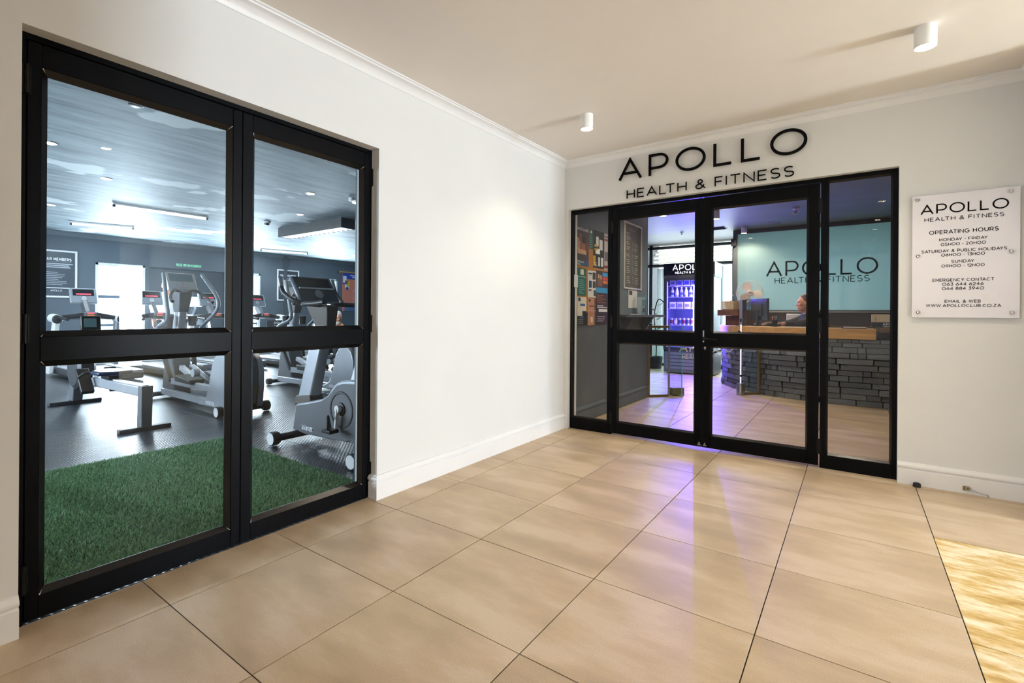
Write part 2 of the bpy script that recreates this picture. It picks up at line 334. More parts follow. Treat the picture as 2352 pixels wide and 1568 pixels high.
# ------------------------------------------------------------------ stroke lettering
def _glyphs():
    G = {}
    el = lambda cx, cy, rx, ry, a, b, n=16: arcp(cx, cy, rx, ry, a, b, n)
    G['A'] = (1.0, [[(0,0),(.5,1),(1,0)], [(.17,.32),(.83,.32)]])
    G['B'] = (.72, [[(0,0),(0,1),(.45,1)]+el(.45,.76,.22,.24,90,-90,8)+[(0,.52)], [(.45,.52)]+el(.46,.26,.26,.26,90,-90,8)+[(0,0)]])
    G['C'] = (.98, [el(.5,.5,.52,.5,48,312,22)])
    G['D'] = (.9, [[(0,0),(0,1),(.42,1)]+el(.42,.5,.48,.5,90,-90,14)+[(0,0)]])
    G['E'] = (.68, [[(.68,1),(0,1),(0,0),(.68,0)], [(0,.52),(.6,.52)]])
    G['F'] = (.66, [[(.66,1),(0,1),(0,0)], [(0,.5),(.58,.5)]])
    G['G'] = (1.0, [el(.5,.5,.52,.5,48,345,24)+[(1.0,.46),(.58,.46)]])
    G['H'] = (.82, [[(0,0),(0,1)], [(.82,0),(.82,1)], [(0,.5),(.82,.5)]])
    G['I'] = (.02, [[(0,0),(0,1)]])
    G['J'] = (.5, [[(.5,1),(.5,.28)]+el(.25,.26,.25,.26,0,-170,8)])
    G['K'] = (.76, [[(0,0),(0,1)], [(.72,1),(0,.36)], [(.26,.6),(.76,0)]])
    G['L'] = (.62, [[(0,1),(0,0),(.62,0)]])
    G['M'] = (.98, [[(0,0),(0,1),(.49,.3),(.98,1),(.98,0)]])
    G['N'] = (.86, [[(0,0),(0,1),(.86,0),(.86,1)]])
    G['O'] = (1.12, [el(.56,.5,.56,.5,0,360,30)])
    G['P'] = (.76, [[(0,0),(0,1),(.42,1)]+el(.42,.68,.34,.32,90,-90,10)+[(0,.36)]])
    G['Q'] = (1.12, [el(.56,.5,.56,.5,0,360,30), [(.7,.25),(1.0,-.08)]])
    G['R'] = (.78, [[(0,0),(0,1),(.42,1)]+el(.42,.69,.32,.31,90,-90,10)+[(0,.38)], [(.42,.38),(.78,0)]])
    G['S'] = (.74, [el(.37,.745,.34,.255,35,180,8)+[(.05,.66),(.16,.55),(.37,.51),(.6,.46),(.71,.36)]+el(.37,.255,.35,.255,0,-150,9)])
    G['T'] = (.84, [[(0,1),(.84,1)], [(.42,1),(.42,0)]])
    G['U'] = (.84, [[(0,1),(0,.4)]+el(.42,.4,.42,.4,180,360,12)+[(.84,1)]])
    G['V'] = (.94, [[(0,1),(.47,0),(.94,1)]])
    G['W'] = (1.34, [[(0,1),(.34,0),(.67,1),(1.0,0),(1.34,1)]])
    G['X'] = (.82, [[(0,0),(.82,1)], [(0,1),(.82,0)]])
    G['Y'] = (.86, [[(0,1),(.43,.44),(.86,1)], [(.43,.44),(.43,0)]])
    G['Z'] = (.76, [[(0,1),(.74,1),(0,0),(.76,0)]])
    G['&'] = (.9, [[(.9,0),(.26,.66)]+el(.42,.8,.2,.2,200,-20,10)+[(.55,.64),(.2,.46)]+el(.32,.24,.3,.24,130,330,10)+[(.8,.4)]])
    G['0'] = G['O']
    G['1'] = (.3, [[(0,.8),(.26,1),(.26,0)]])
    G['2'] = (.76, [el(.37,.68,.34,.32,165,-20,10)+[(.02,0),(.76,0)]])
    G['3'] = (.74, [[(.05,1),(.68,1),(.34,.6)]+el(.36,.3,.36,.3,80,-155,12)])
    G['4'] = (.82, [[(.62,0),(.62,1),(0,.28),(.82,.28)]])
    G['5'] = (.76, [[(.68,1),(.12,1),(.06,.55)]+el(.36,.31,.37,.31,120,-150,14)])
    G['6'] = (.8, [[(.62,1),(.1,.5)]+el(.4,.31,.4,.31,150,-210,20)])
    G['8'] = (.78, [el(.39,.76,.31,.24,-90,270,16), el(.39,.26,.38,.26,90,450,18)])
    G['9'] = (.8, [[(.18,0),(.7,.5)]+el(.4,.69,.4,.31,-30,330,20)])
    G['-'] = (.34, [[(0,.42),(.34,.42)]]); G['.'] = (.02, [[(0,0),(0,.06)]]); G[' '] = (.36, [])
    G['i'] = (.02, [[(0,0),(0,.68)], [(0,.86),(0,.94)]]); G['n'] = (.5, [[(0,0),(0,.68)], [(0,.45)]+el(.25,.43,.25,.25,180,0,8)+[(.5,0)]])
    G['t'] = (.34, [[(.12,1),(.12,.1),(.34,0)], [(0,.68),(.34,.68)]]); G['e'] = (.56, [[(0,.36),(.56,.36)]+el(.28,.34,.28,.34,5,310,14)])
    G['z'] = (.46, [[(0,.68),(.46,.68),(0,0),(.46,0)]]); G['a'] = (.54, [el(.27,.34,.27,.34,0,360,16), [(.54,.68),(.54,0)]])
    return G
GL = _glyphs()
def ribbon(m, pl, t, fn, depth):
    P = [Vector(p) for p in pl]; P = [p for i, p in enumerate(P) if i == 0 or (p-P[i-1]).length > 1e-5]
    if len(P) < 2: return
    closed = (P[0]-P[-1]).length < 1e-4
    if closed: P = P[:-1]
    n = len(P); L = []; R = []
    for i, p in enumerate(P):
        d0 = (p-P[i-1]).normalized() if (i > 0 or closed) else None
        d1 = (P[(i+1) % n]-p).normalized() if (i < n-1 or closed) else None
        d0 = d0 or d1; d1 = d1 or d0
        n0 = Vector((-d0.y, d0.x)); n1 = Vector((-d1.y, d1.x)); b = n0+n1
        b = b.normalized() if b.length > 1e-4 else n0
        k = min(2.2, 1/max(0.2, b.dot(n0)))
        L.append(p+b*k*t/2); R.append(p-b*k*t/2)
    q = n if closed else n-1
    if depth <= 0:
        vs = [fn(p, 0) for p in L]+[fn(p, 0) for p in R]
        m.add(vs, [(i, n+i, n+(i+1) % n, (i+1) % n) for i in range(q)])
    else:
        vs = [fn(p, depth) for p in L]+[fn(p, depth) for p in R]+[fn(p, 0) for p in L]+[fn(p, 0) for p in R]
        fs = []
        for i in range(q):
            j = (i+1) % n
            fs += [(i, n+i, n+j, j), (2*n+i, 2*n+j, 3*n+j, 3*n+i), (i, j, 2*n+j, 2*n+i), (n+i, 3*n+i, 3*n+j, n+j)]
        if not closed: fs += [(0, 2*n, 3*n, n), (n-1, 2*n-1, 4*n-1, 3*n-1)]
        m.add(vs, fs)
def text_layout(txt, H, t, track=0.18):
    """list of (char, x offset) and total width, at cap height H"""
    h = H-t; x = 0; out = []
    for c in txt:
        g = GL.get(c, GL.get(c.upper(), GL[' '])); x -= 0.30*h if out and out[-1][0]+c in ('LT', 'AT', 'TA', 'AY') else 0; out.append((c, x)); x += g[0]*h + track*H + (t if c != ' ' else 0)
    return out, x - track*H
def text(m, txt, H, t, o, ux, uy, depth=0.0, width=None, align='c', track=0.18, only=None):
    """strokes in the plane (ux, uy); o is the baseline anchor"""
    o, ux, uy = V3(o), V3(ux).normalized(), V3(uy).normalized(); nz = ux.cross(uy)
    lay, W = text_layout(txt, H, t, track); sx = (width/W) if width else 1.0
    x0 = {'l': 0, 'c': -W*sx/2, 'r': -W*sx}[align]; h = H-t
    for i, (c, cx) in enumerate(lay):
        if only is not None and i != only: continue
        g = GL.get(c, GL.get(c.upper(), GL[' ']))
        for pl in g[1]:
            pts = [((x*h+cx+t/2)*sx + x0, y*h+t/2) for x, y in pl]
            ribbon(m, pts, t, lambda p, d: o+ux*p.x+uy*p.y+nz*d, depth)
    return W*sx

# ------------------------------------------------------------------ smooth bodies: distance field + surface nets
def surf_net(fn, lo, hi, h):
    lo = np.array(lo, float); hi = np.array(hi, float); n = np.ceil((hi-lo)/h).astype(int)+1
    ax = [lo[i]+h*np.arange(n[i]) for i in range(3)]
    X, Y, Z = np.meshgrid(*ax, indexing='ij'); Fv = fn(X, Y, Z); s = Fv < 0
    c = [s[a:n[0]-1+a, b:n[1]-1+b, d:n[2]-1+d] for a in (0,1) for b in (0,1) for d in (0,1)]
    cnt = sum(x.astype(np.int8) for x in c); act = (cnt > 0) & (cnt < 8); idx = -np.ones(act.shape, int)
    ii = np.argwhere(act); idx[act] = np.arange(len(ii))
    acc = np.zeros((len(ii), 3)); num = np.zeros(len(ii))
    for ax_ in range(3):
        for a in (0,1):
            for b in (0,1):
                o0 = [0,0,0]; oth = [k for k in range(3) if k != ax_]; o0[oth[0]] = a; o0[oth[1]] = b; o1 = list(o0); o1[ax_] = 1
                f0 = Fv[ii[:,0]+o0[0], ii[:,1]+o0[1], ii[:,2]+o0[2]]; f1 = Fv[ii[:,0]+o1[0], ii[:,1]+o1[1], ii[:,2]+o1[2]]
                m = (f0 < 0) != (f1 < 0); t = np.where(m, f0/np.where(m, f0-f1, 1), 0)
                p = np.tile(np.array(o0, float), (len(ii), 1)); p[:, ax_] += t
                acc += p*m[:, None]; num += m
    vs = lo + h*(ii + acc/num[:, None]); fs = []
    for ax_ in range(3):
        oth = [(ax_+1) % 3, (ax_+2) % 3]; sl0 = [slice(None)]*3; sl1 = [slice(None)]*3; sl0[ax_] = slice(0, n[ax_]-1); sl1[ax_] = slice(1, n[ax_])
        e = s[tuple(sl0)] != s[tuple(sl1)]; q = np.argwhere(e)
        ok = (q[:, oth[0]] > 0) & (q[:, oth[1]] > 0) & (q[:, oth[0]] < n[oth[0]]-1) & (q[:, oth[1]] < n[oth[1]]-1); q = q[ok]
        def at(da, db):
            r = q.copy(); r[:, oth[0]] -= da; r[:, oth[1]] -= db; return idx[r[:,0], r[:,1], r[:,2]]
        A = np.stack([at(1,1), at(0,1), at(0,0), at(1,0)], 1)
        flip = s[q[:,0], q[:,1], q[:,2]]; A[~flip] = A[~flip][:, ::-1]; fs.append(A)
    return vs, np.concatenate(fs)
class Fld:
    """distance field with a bounding box, so that it is only worked out near itself"""
    def __init__(s, fn, lo, hi): s.fn = fn; s.lo = np.array(lo, float); s.hi = np.array(hi, float)
    def __call__(s, X, Y, Z): return s.fn(X, Y, Z)
def sd_caps(a, b, ra, rb):
    a = np.array(a, float); b = np.array(b, float); d = b-a; L = d@d; rm = max(ra, rb)
    def f(X, Y, Z):
        t = np.clip(((X-a[0])*d[0]+(Y-a[1])*d[1]+(Z-a[2])*d[2])/L, 0, 1)
        return np.sqrt((X-a[0]-t*d[0])**2+(Y-a[1]-t*d[1])**2+(Z-a[2]-t*d[2])**2)-(ra+(rb-ra)*t)
    return Fld(f, np.minimum(a, b)-rm, np.maximum(a, b)+rm)
def sd_ell(c, r, R=None):
    R = np.array(R if R is not None else np.eye(3)); r = np.array(r, float); c = np.array(c, float)
    def f(X, Y, Z):
        p = np.stack([X-c[0], Y-c[1], Z-c[2]], -1) @ R; k0 = np.sqrt(((p/r)**2).sum(-1)); k1 = np.sqrt(((p/r**2)**2).sum(-1))
        return k0*(k0-1)/np.maximum(k1, 1e-6)
    return Fld(f, c-r.max(), c+r.max())
FAR = 0.25
def blend(fs, k=0.03):
    lo = np.min([g.lo for g in fs], 0)-k; hi = np.max([g.hi for g in fs], 0)+k
    def f(X, Y, Z):
        d = np.full(X.shape, FAR); ax = (X[:, 0, 0], Y[0, :, 0], Z[0, 0, :])
        for g in fs:
            sl = tuple(slice(*np.searchsorted(ax[i], (g.lo[i]-k-0.015, g.hi[i]+k+0.015))) for i in range(3))
            if any(q.stop <= q.start for q in sl): continue
            e = g(X[sl], Y[sl], Z[sl]); dd = d[sl]; h = np.clip(0.5+0.5*(e-dd)/k, 0, 1); d[sl] = e+(dd-e)*h-k*h*(1-h)
        return d
    return Fld(f, lo, hi)
def build_field(fn, lo, hi, h, name, material, parent, loc):
    vs, fs = surf_net(fn, lo, hi, h)
    me = bpy.data.meshes.new(name); me.from_pydata([tuple(p) for p in (vs-np.array(loc))], [], [tuple(int(i) for i in q) for q in fs]); me.update()
    me.polygons.foreach_set('use_smooth', [True]*len(me.polygons)); me.materials.append(K[material])
    o = bpy.data.objects.new(name, me); COL.objects.link(o); o.parent = parent; return o

# ================================================================== THE SETTING
# ceiling of the lobby falls a little towards the camera side
def cz(x, y): return 2.632 + 0.0125*y + 0.004*x
def slope(m, ref=2.632):
    m.v = [(x, y, z + (cz(x, y)-ref)) for x, y, z in m.v]; return m
def wall(name, boxes, material): 
    m = M()
    for b in boxes: m.box(*b)
    return struct(m.build(name, material))
# ---- lobby walls
wall('wall_left', [(-0.2, 0, -9.2, -4.08, 0, 2.75), (-0.2, 0, -2.442, 0.0, 0, 2.75), (-0.2, 0, -4.08, -2.442, 2.122, 2.75)], 'wall')
wall('wall_back', [(-0.2, 0.043, 0, 0.2, 0, 2.75), (2.515, 3.3, 0, 0.2, 0, 2.75), (0.043, 2.515, 0, 0.2, 2.158, 2.75)], 'wall')
wall('wall_right', [(3.125, 3.3, -0.42, 0, 0, 2.75), (3.3, 9.2, -0.42, -0.3, 0, 2.75), (3.3, 3.5, -9.2, -2.7, 0, 2.75), (3.5, 9.2, -2.9, -2.7, 0, 2.75),
                    (9.0, 9.2, -0.54, -0.3, 0, 2.75), (9.0, 9.2, -2.9, -1.37, 0, 2.75), (9.0, 9.2, -1.37, -0.54, 2.04, 2.75)], 'wall')
wall('wall_rear', [(-0.2, 0.2, -9.2, -9.0, 0, 2.75), (3.0, 3.5, -9.2, -9.0, 0, 2.75), (0.2, 3.0, -9.2, -9.0, 2.45, 2.75), (0.2, 3.0, -9.2, -9.0, 0, 0.25)], 'wall')
m = M().box(-0.2, 9.2, -9.2, 0.2, 2.632, 2.75); struct(slope(m).build('ceiling', 'ceil'))
# ---- floor slab, tiles as pieces of it
flo = struct(M().box(-0.02, 9.2, -9.2, 0.1, -0.1, -0.003).build('floor', 'grout'))
m = M().box(3.3, 9.2, -2.7, -0.4, -0.003, 0.0); m.build('tile_area', 'stone', flo)
tiles = {}
def tile(par, x0, x1, y0, y1):
    g = 0.0021; x0, x1, y0, y1 = x0+g, x1-g, y0+g, y1-g
    if x1-x0 < 0.02 or y1-y0 < 0.02: return
    k = (round(x1-x0, 3), round(y1-y0, 3))
    if k not in tiles:
        b = 0.0012; hx, hy = k[0]/2, k[1]/2
        me = bpy.data.meshes.new('tile')
        me.from_pydata([(-hx,-hy,-.003),(hx,-hy,-.003),(hx,hy,-.003),(-hx,hy,-.003),(-hx,-hy,-b/2),(hx,-hy,-b/2),(hx,hy,-b/2),(-hx,hy,-b/2),
                        (-hx+b,-hy+b,0),(hx-b,-hy+b,0),(hx-b,hy-b,0),(-hx+b,hy-b,0)], [],
                       [(0,1,5,4),(1,2,6,5),(2,3,7,6),(3,0,4,7),(4,5,9,8),(5,6,10,9),(6,7,11,10),(7,4,8,11),(8,9,10,11)])
        me.materials.append(K['tile']); tiles[k] = me
    o = bpy.data.objects.new('tile', tiles[k]); COL.objects.link(o); o.parent = par
    o.location = ((x0+x1)/2, (y0+y1)/2, random.uniform(-0.0004, 0.0004))
GX = [0.205+0.6*i for i in range(-1, 9)]; GY = [-2.475+0.6*j for j in range(-4, 17)]
for i in range(len(GX)-1):
    for j in range(len(GY)-1):
        x0, x1, y0, y1 = GX[i], GX[i+1], GY[j], GY[j+1]
        # lobby
        X0, X1, Y0, Y1 = max(x0, -0.07), min(x1, 3.3), y0, min(y1, 0.10)
        if Y1 > Y0 and X1 > X0:
            if X0 > 2.6:
                if Y0 >= -1.0: tile(flo, X0, X1, Y0, Y1)
                elif Y1 > -1.0: tile(flo, X0, X1, -1.0, Y1)
            else: tile(flo, X0, X1, Y0, Y1)
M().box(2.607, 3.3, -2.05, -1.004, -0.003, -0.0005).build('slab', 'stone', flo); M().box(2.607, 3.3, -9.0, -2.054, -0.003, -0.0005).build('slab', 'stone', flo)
floR = struct(M().box(-2.0, 5.0, 0.1, 7.0, -0.1, -0.003).build('floor', 'grout'))
for i in range(-4, 8):
    for j in range(0, 13):
        x0, y0 = 0.205+0.6*i, -0.075+0.6*j
        X0, X1, Y0, Y1 = max(x0, -2.0), min(x0+0.6, 5.0), max(y0, 0.1), min(y0+0.6, 7.0)
        if X1 > X0 and Y1 > Y0 and not (X1 < 0.03 and Y1 < 2.4) and not (X0 > 2.6): tile(floR, X0, X1, Y0, Y1)
M().box(2.607, 5.0, 0.1, 7.0, -0.003, 0.0).build('tile_area', 'tile', floR)

# ---- skirting, cornice
bbp = [(0,0),(0.016,0),(0.016,0.098),(0.010,0.106),(0.010,0.110),(0.019,0.114),(0.021,0.124),(0.018,0.132),(0.011,0.137),(0.008,0.145),(0,0.147)]
def base(name, path, material='trim', prof=bbp): return struct(M().sweep(prof, path).build(name, material, smooth=35))
base('baseboard_left', [(-0.06, -2.442), (0.0, -2.442), (0.0, 0.0)][::-1])
base('baseboard_front', [(0.0, -4.08), (0.0, -9.0)])
base('baseboard_back', [(3.125, -0.42), (3.125, 0.0), (2.515, 0.0)])
crp = [(0,2.565),(0.004,2.565),(0.006,2.578),(0.018,2.596),(0.036,2.608),(0.050,2.613),(0.052,2.620),(0.060,2.624),(0.060,2.634),(0,2.634)]
struct(slope(M().sweep(crp, [(3.3, -0.42), (3.125, -0.42), (3.125, 0), (0, 0), (0, -9.0)])).build('trim_1', 'trim', smooth=40))

# ---- gym double door (door_1), in the plane X = D
D = -0.065
def ring_bead(m, plane, a0, a1, z0, z1, d, w=0.021, back=0.03, axis='x'):
    """sloping bead round a pane; plane = face position, d = direction into the door"""
    P = [(a0,z0),(a1,z0),(a1,z1),(a0,z1)]; Q = [(a0+w,z0+w),(a1-w,z0+w),(a1-w,z1-w),(a0+w,z1-w)]
    f = (lambda a, z, o: (plane+d*o, a, z)) if axis == 'x' else (lambda a, z, o: (a, plane+d*o, z))
    vs = [f(a, z, 0.003) for a, z in P]+[f(a, z, back-0.004) for a, z in Q]+[f(a, z, back) for a, z in Q]+[f(a, z, back) for a, z in P]
    fs = []
    for i in range(4):
        j = (i+1) % 4
        fs += [(i, j, 4+j, 4+i), (4+i, 4+j, 8+j, 8+i), (8+i, 8+j, 12+j, 12+i), (12+i, 12+j, j, i)]
    m.add(vs, fs)
d1 = sempty('door_1', (D, -3.26, 0))
def L1(m, name, material, par, **kw):   # world coordinates -> local to the door
    m.v = [(x-D, y+3.26, z) for x, y, z in m.v]; return m.build(name, material, par, **kw)
m = M(); m.box(D-0.1, D, -4.08, -4.057, 0, 2.122); m.box(D-0.1, D, -2.442, -2.420, 0, 2.122); m.box(D-0.1, D, -4.057, -2.442, 2.101, 2.122)
m.box(D-0.1, D-0.055, -4.057, -4.04, 0, 2.1); m.box(D-0.1, D-0.055, -2.46, -2.442, 0, 2.1); m.box(D-0.1, D-0.055, -4.057, -2.442, 2.085, 2.101)
L1(m, 'door_frame', 'door', d1)
def gym_leaf(y0, y1, ya, yb, hy):
    m = M(); D0 = D-0.046
    m.box(D0, D, y0, ya-0.0006, 0.008, 2.096); m.box(D0, D, yb+0.0006, y1, 0.008, 2.096)
    for z0, z1 in ((0.008, 0.090), (0.942, 1.032), (2.012, 2.096)): m.box(D0, D-0.0008, ya, yb, z0, z1)
    lf = L1(m, 'door_leaf', 'door', d1, bevel=0.0015, seg=1)
    for z0, z1 in ((0.090, 0.942), (1.032, 2.012)):
        b = M(); ring_bead(b, D, ya, yb, z0, z1, -1); L1(b, 'bead', 'bead', lf)
        L1(M().box(D-0.036, D-0.030, ya+0.004, yb-0.004, z0+0.004, z1-0.004), 'pane', 'glass', lf)
    ch = M()   # filler showing white at the mitres of the beads
    for yq, zq, sy, sz in ((ya, 0.942, 1, -1), (yb, 0.942, -1, -1), (ya, 2.012, 1, -1), (yb, 1.032, -1, 1), (yb, 0.090, -1, 1), (ya, 0.090, 1, 1), (ya, 1.032, 1, 1), (yb, 2.012, -1, -1)):
        L_ = random.uniform(0.010, 0.019); ch.add([(D-0.0015, yq+sy*0.0005, zq+sz*0.0005), (D-0.0015, yq+sy*0.004, zq+sz*0.0005), (D-0.0015-L_*1.1, yq+sy*L_, zq+sz*L_*0.97)], [(0,1,2)])
    L1(ch, 'mitre_filler', 'white', lf)
    for z in (0.165, 1.062, 1.955):
        h = M(); h.cyl((D+0.006, hy, z-0.052), (D+0.006, hy, z+0.052), 0.008, n=12); h.box(D-0.001, D+0.004, hy-0.013, hy+0.013, z-0.05, z+0.05)
        for q in (-0.018, 0.018): h.cyl((D+0.006, hy, z+q-0.001), (D+0.006, hy, z+q+0.001), 0.0092, n=12)
        L1(h, 'hinge', 'hinge', lf, smooth=40)
gym_leaf(-4.053, -3.2595, -4.012, -3.305, -4.056); gym_leaf(-3.2565, -2.446, -3.205, -2.498, -2.444)

# ---- reception entrance (door_2), in the plane Y = E
E_ = 0.055
d2 = sempty('door_2', (1.26, E_, 0))
def L2(m, name, material, par, **kw):
    m.v = [(x-1.26, y-E_, z) for x, y, z in m.v]; return m.build(name, material, par, **kw)
m = M(); y0, y1 = E_, E_+0.075
m.box(0.043, 0.056, y0, y1, 0, 2.158); m.box(2.487, 2.515, y0, y1, 0, 2.158); m.box(0.056, 2.487, y0, y1, 2.128, 2.158)
m.box(0.428, 0.466, y0, y1, 0, 2.128); m.box(2.077, 2.114, y0, y1, 0, 2.128)
m.box(0.056, 0.428, y0, y1, 0, 0.112); m.box(2.114, 2.487, y0, y1, 0, 0.100)
L2(m, 'door_frame', 'door', d2, bevel=0.0015, seg=1)
for a0, a1, z0 in ((0.056, 0.428, 0.112), (2.114, 2.487, 0.100)):
    sp = sempty('side_light', (0, 0, 0)); sp.parent = d2; del sp['kind']
    b = M(); ring_bead(b, E_, a0, a1, z0, 2.128, 1, w=0.012, back=0.03, axis='y'); L2(b, 'bead', 'bead', sp)
    L2(M().box(a0+0.003, a1-0.003, E_+0.030, E_+0.036, z0+0.003, 2.125), 'pane', 'glass', sp)
def rec_leaf(x0, x1, xa, xb, hx):
    m = M(); Y0 = E_+0.002; Y1 = E_+0.05
    m.box(x0, xa, Y0, Y1, 0.014, 2.122); m.box(xb, x1, Y0, Y1, 0.014, 2.122)
    for z0, z1 in ((0.014, 0.117), (0.868, 0.980), (2.027, 2.122)): m.box(xa, xb, Y0+0.0008, Y1, z0, z1)
    lf = L2(m, 'door_leaf', 'door', d2, bevel=0.0015, seg=1)
    for z0, z1 in ((0.117, 0.868), (0.980, 2.027)):
        b = M(); ring_bead(b, Y0, xa, xb, z0, z1, 1, w=0.014, axis='y'); L2(b, 'bead', 'bead', lf)
        L2(M().box(xa+0.004, xb-0.004, Y0+0.030, Y0+0.036, z0+0.004, z1-0.004), 'pane', 'glass', lf)
    for z in (0.16, 1.06, 1.95):
        h = M(); h.cyl((hx, E_-0.006, z-0.055), (hx, E_-0.006, z+0.055), 0.008, n=12); h.box(hx-0.013, hx+0.013, E_-0.004, E_+0.002, z-0.052, z+0.052)
        L2(h, 'hinge', 'hinge', lf, smooth=40)
    return lf
lfL = rec_leaf(0.474, 1.2575, 0.520, 1.204, 0.470); lfR = rec_leaf(1.2615, 2.069, 1.325, 2.001, 2.073)
m = M(); m.cyl((1.285, E_, 0.93), (1.285, E_-0.045, 0.93), 0.011); m.tube([(1.285, E_-0.04, 0.93), (1.33, E_-0.045, 0.93), (1.385, E_-0.045, 0.926)], [0.009, 0.009, 0.007]); m.cyl((1.285, E_+0.002, 0.93), (1.285, E_-0.008, 0.93), 0.02)
L2(m, 'lever_handle', 'hinge', lfR, smooth=40)
m = M(); m.box(1.267, 1.277, E_-0.002, E_+0.003, 0.90, 1.0); L2(m, 'lock_plate', 'steel', lfR)
m = M(); m.cyl((1.285, E_+0.003, 0.855), (1.285, E_-0.006, 0.855), 0.009); m.box(1.281, 1.289, E_-0.006, E_+0.003, 0.838, 0.855); L2(m, 'lock_cylinder', 'steel', lfR, smooth=40)
for lf_, x in ((lfL, 1.243), (lfR, 1.287)):
    m = M(); m.box(x-0.012, x+0.012, E_-0.006, E_+0.003, 0.028, 0.038); m.cyl((x, E_-0.002, 0.03), (x, E_-0.002, 0.055), 0.005); L2(m, 'floor_bolt', 'steel', lf_, smooth=40)

# ---- reception shell
RZ = 2.69
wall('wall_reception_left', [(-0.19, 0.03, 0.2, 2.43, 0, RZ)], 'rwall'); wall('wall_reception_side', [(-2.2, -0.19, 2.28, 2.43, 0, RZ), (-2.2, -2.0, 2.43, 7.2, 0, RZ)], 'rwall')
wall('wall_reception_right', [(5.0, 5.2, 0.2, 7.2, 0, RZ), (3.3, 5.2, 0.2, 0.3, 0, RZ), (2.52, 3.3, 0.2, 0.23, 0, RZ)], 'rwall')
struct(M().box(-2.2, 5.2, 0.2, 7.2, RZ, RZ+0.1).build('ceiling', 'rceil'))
base('baseboard_reception', [(0.03, 2.43), (0.03, 0.2)], 'rwall', [(o, z*1.15) for o, z in bbp])
# glazed far wall of the reception
wn = sempty('window_1', (-0.8, 7.05, 0))
m = M()
for x in (-1.95, -1.38, 0.31, 0.42): m.box(x+0.8-0.035, x+0.8+0.035, -0.05, 0.03, 0, RZ)
for z in (0.03, 2.235, RZ-0.06): m.box(-1.2, 1.2, -0.05, 0.03, z-0.03, z+0.03)
m.build('window_frame', pm('#3b4044', 0.4), wn)
for x0, x1 in ((-1.915, -1.415), (-1.345, 0.275)):
    for z0, z1 in ((0.06, 2.205), (2.265, RZ-0.09)): M().box(x0+0.8, x1+0.8, -0.012, -0.006, z0, z1).build('pane', 'glass', wn)
wall('wall_reception_far', [(0.42, 5.2, 7.0, 7.1, 0, 1.2), (0.42, 5.2, 7.0, 7.1, 2.5, RZ), (3.4, 5.2, 7.0, 7.1, 1.2, 2.5)], 'rwall')
# ---- gym shell
GZ = 2.7; FX = -10.2
wins = [(-1.05, -0.13), (1.75, 2.59), (4.20, 5.09)]
bx = []; yy = -6.6
for a, b in wins: bx += [(FX-0.2, FX, yy, a, 0, GZ), (FX-0.2, FX, a, b, 2.14, GZ), (FX-0.2, FX, a, b, 0, 0.42)]; yy = b
bx.append((FX-0.2, FX, yy, 8.0, 0, GZ))
wall('wall_gym_far', bx, 'gwall')
wall('wall_gym_side', [(FX-0.2, -7.6, -6.6, -6.4, 0, GZ), (-3.4, -0.2, -6.6, -6.4, 0, GZ), (-7.6, -3.4, -6.6, -6.4, 2.35, GZ), (-7.6, -3.4, -6.6, -6.4, 0, 0.6), (FX-0.2, -2.0, 8.0, 8.2, 0, GZ), (-2.35, -2.21, 2.2, 8.0, 0, GZ), (-2.35, -0.2, 2.1, 2.27, 0, GZ)], 'gwall')
wall('wall_gym_near', [(-0.215, -0.202, -6.4, -4.08, 0, GZ), (-0.215, -0.202, -2.442, 2.1, 0, GZ), (-0.215, -0.202, -4.08, -2.442, 2.125, GZ)], 'gwall')
struct(M().box(FX-0.2, -0.2, -6.6, 2.27, GZ, GZ+0.1).box(FX-0.2, -2.21, 2.27, 8.2, GZ, GZ+0.1).build('ceiling', 'gceil'))
gf = struct(M().box(FX-0.2, -0.072, -6.6, 2.27, -0.1, 0.0).box(FX-0.2, -2.21, 2.27, 8.2, -0.1, 0.0).build('floor', 'rubber'))
m = M()
for q in (-2.0, -0.8, 0.4, 1.6): m.box(-9.9, -0.3, q-0.004, q+0.004, 0.0, 0.0012)
m.build('mat_seam', 'mgrey', gf)
struct(M().sweep([(0,2.62),(0.012,2.62),(0.02,2.64),(0.05,2.675),(0.06,2.70),(0,2.70)], [(-2.35, 8.0), (FX, 8.0), (FX, -6.4)]).build('trim_2', pm('#6b7880'), smooth=40))
struct(M().box(FX, FX+0.05, 3.27, 3.36, 0, GZ).build('trim_3', pm('#474f57')))
struct(M().box(FX, FX+0.16, -6.4, 7.9, 0, 0.36).build('trim_4', 'white', bevel=0.006))
for i, (a, b) in enumerate(wins):
    o = sempty('window_%d' % (i+2), (FX, (a+b)/2, 0)); hw = (b-a)/2
    m = M()
    for s0, s1 in ((-hw, -hw+0.05), (hw-0.05, hw)): m.box(-0.12, 0.012, s0, s1, 0.42, 2.14)
    m.box(-0.12, 0.012, -hw, hw, 2.09, 2.14); m.box(-0.12, 0.03, -hw, hw, 0.42, 0.47)
    m.build('window_frame', 'white', o, bevel=0.003)
    m = M(); m.box(-0.11, -0.06, -hw+0.05, hw-0.05, 1.40, 1.46); m.box(-0.11, -0.06, -hw+0.05, hw-0.05, 0.80, 0.85); m.build('transom', pm('#5d6f80'), o)
    for z0, z1 in ((0.47, 0.80), (0.85, 1.40), (1.46, 2.09)): M().box(-0.09, -0.084, -hw+0.05, hw-0.05, z0, z1).build('pane', 'glass', o)
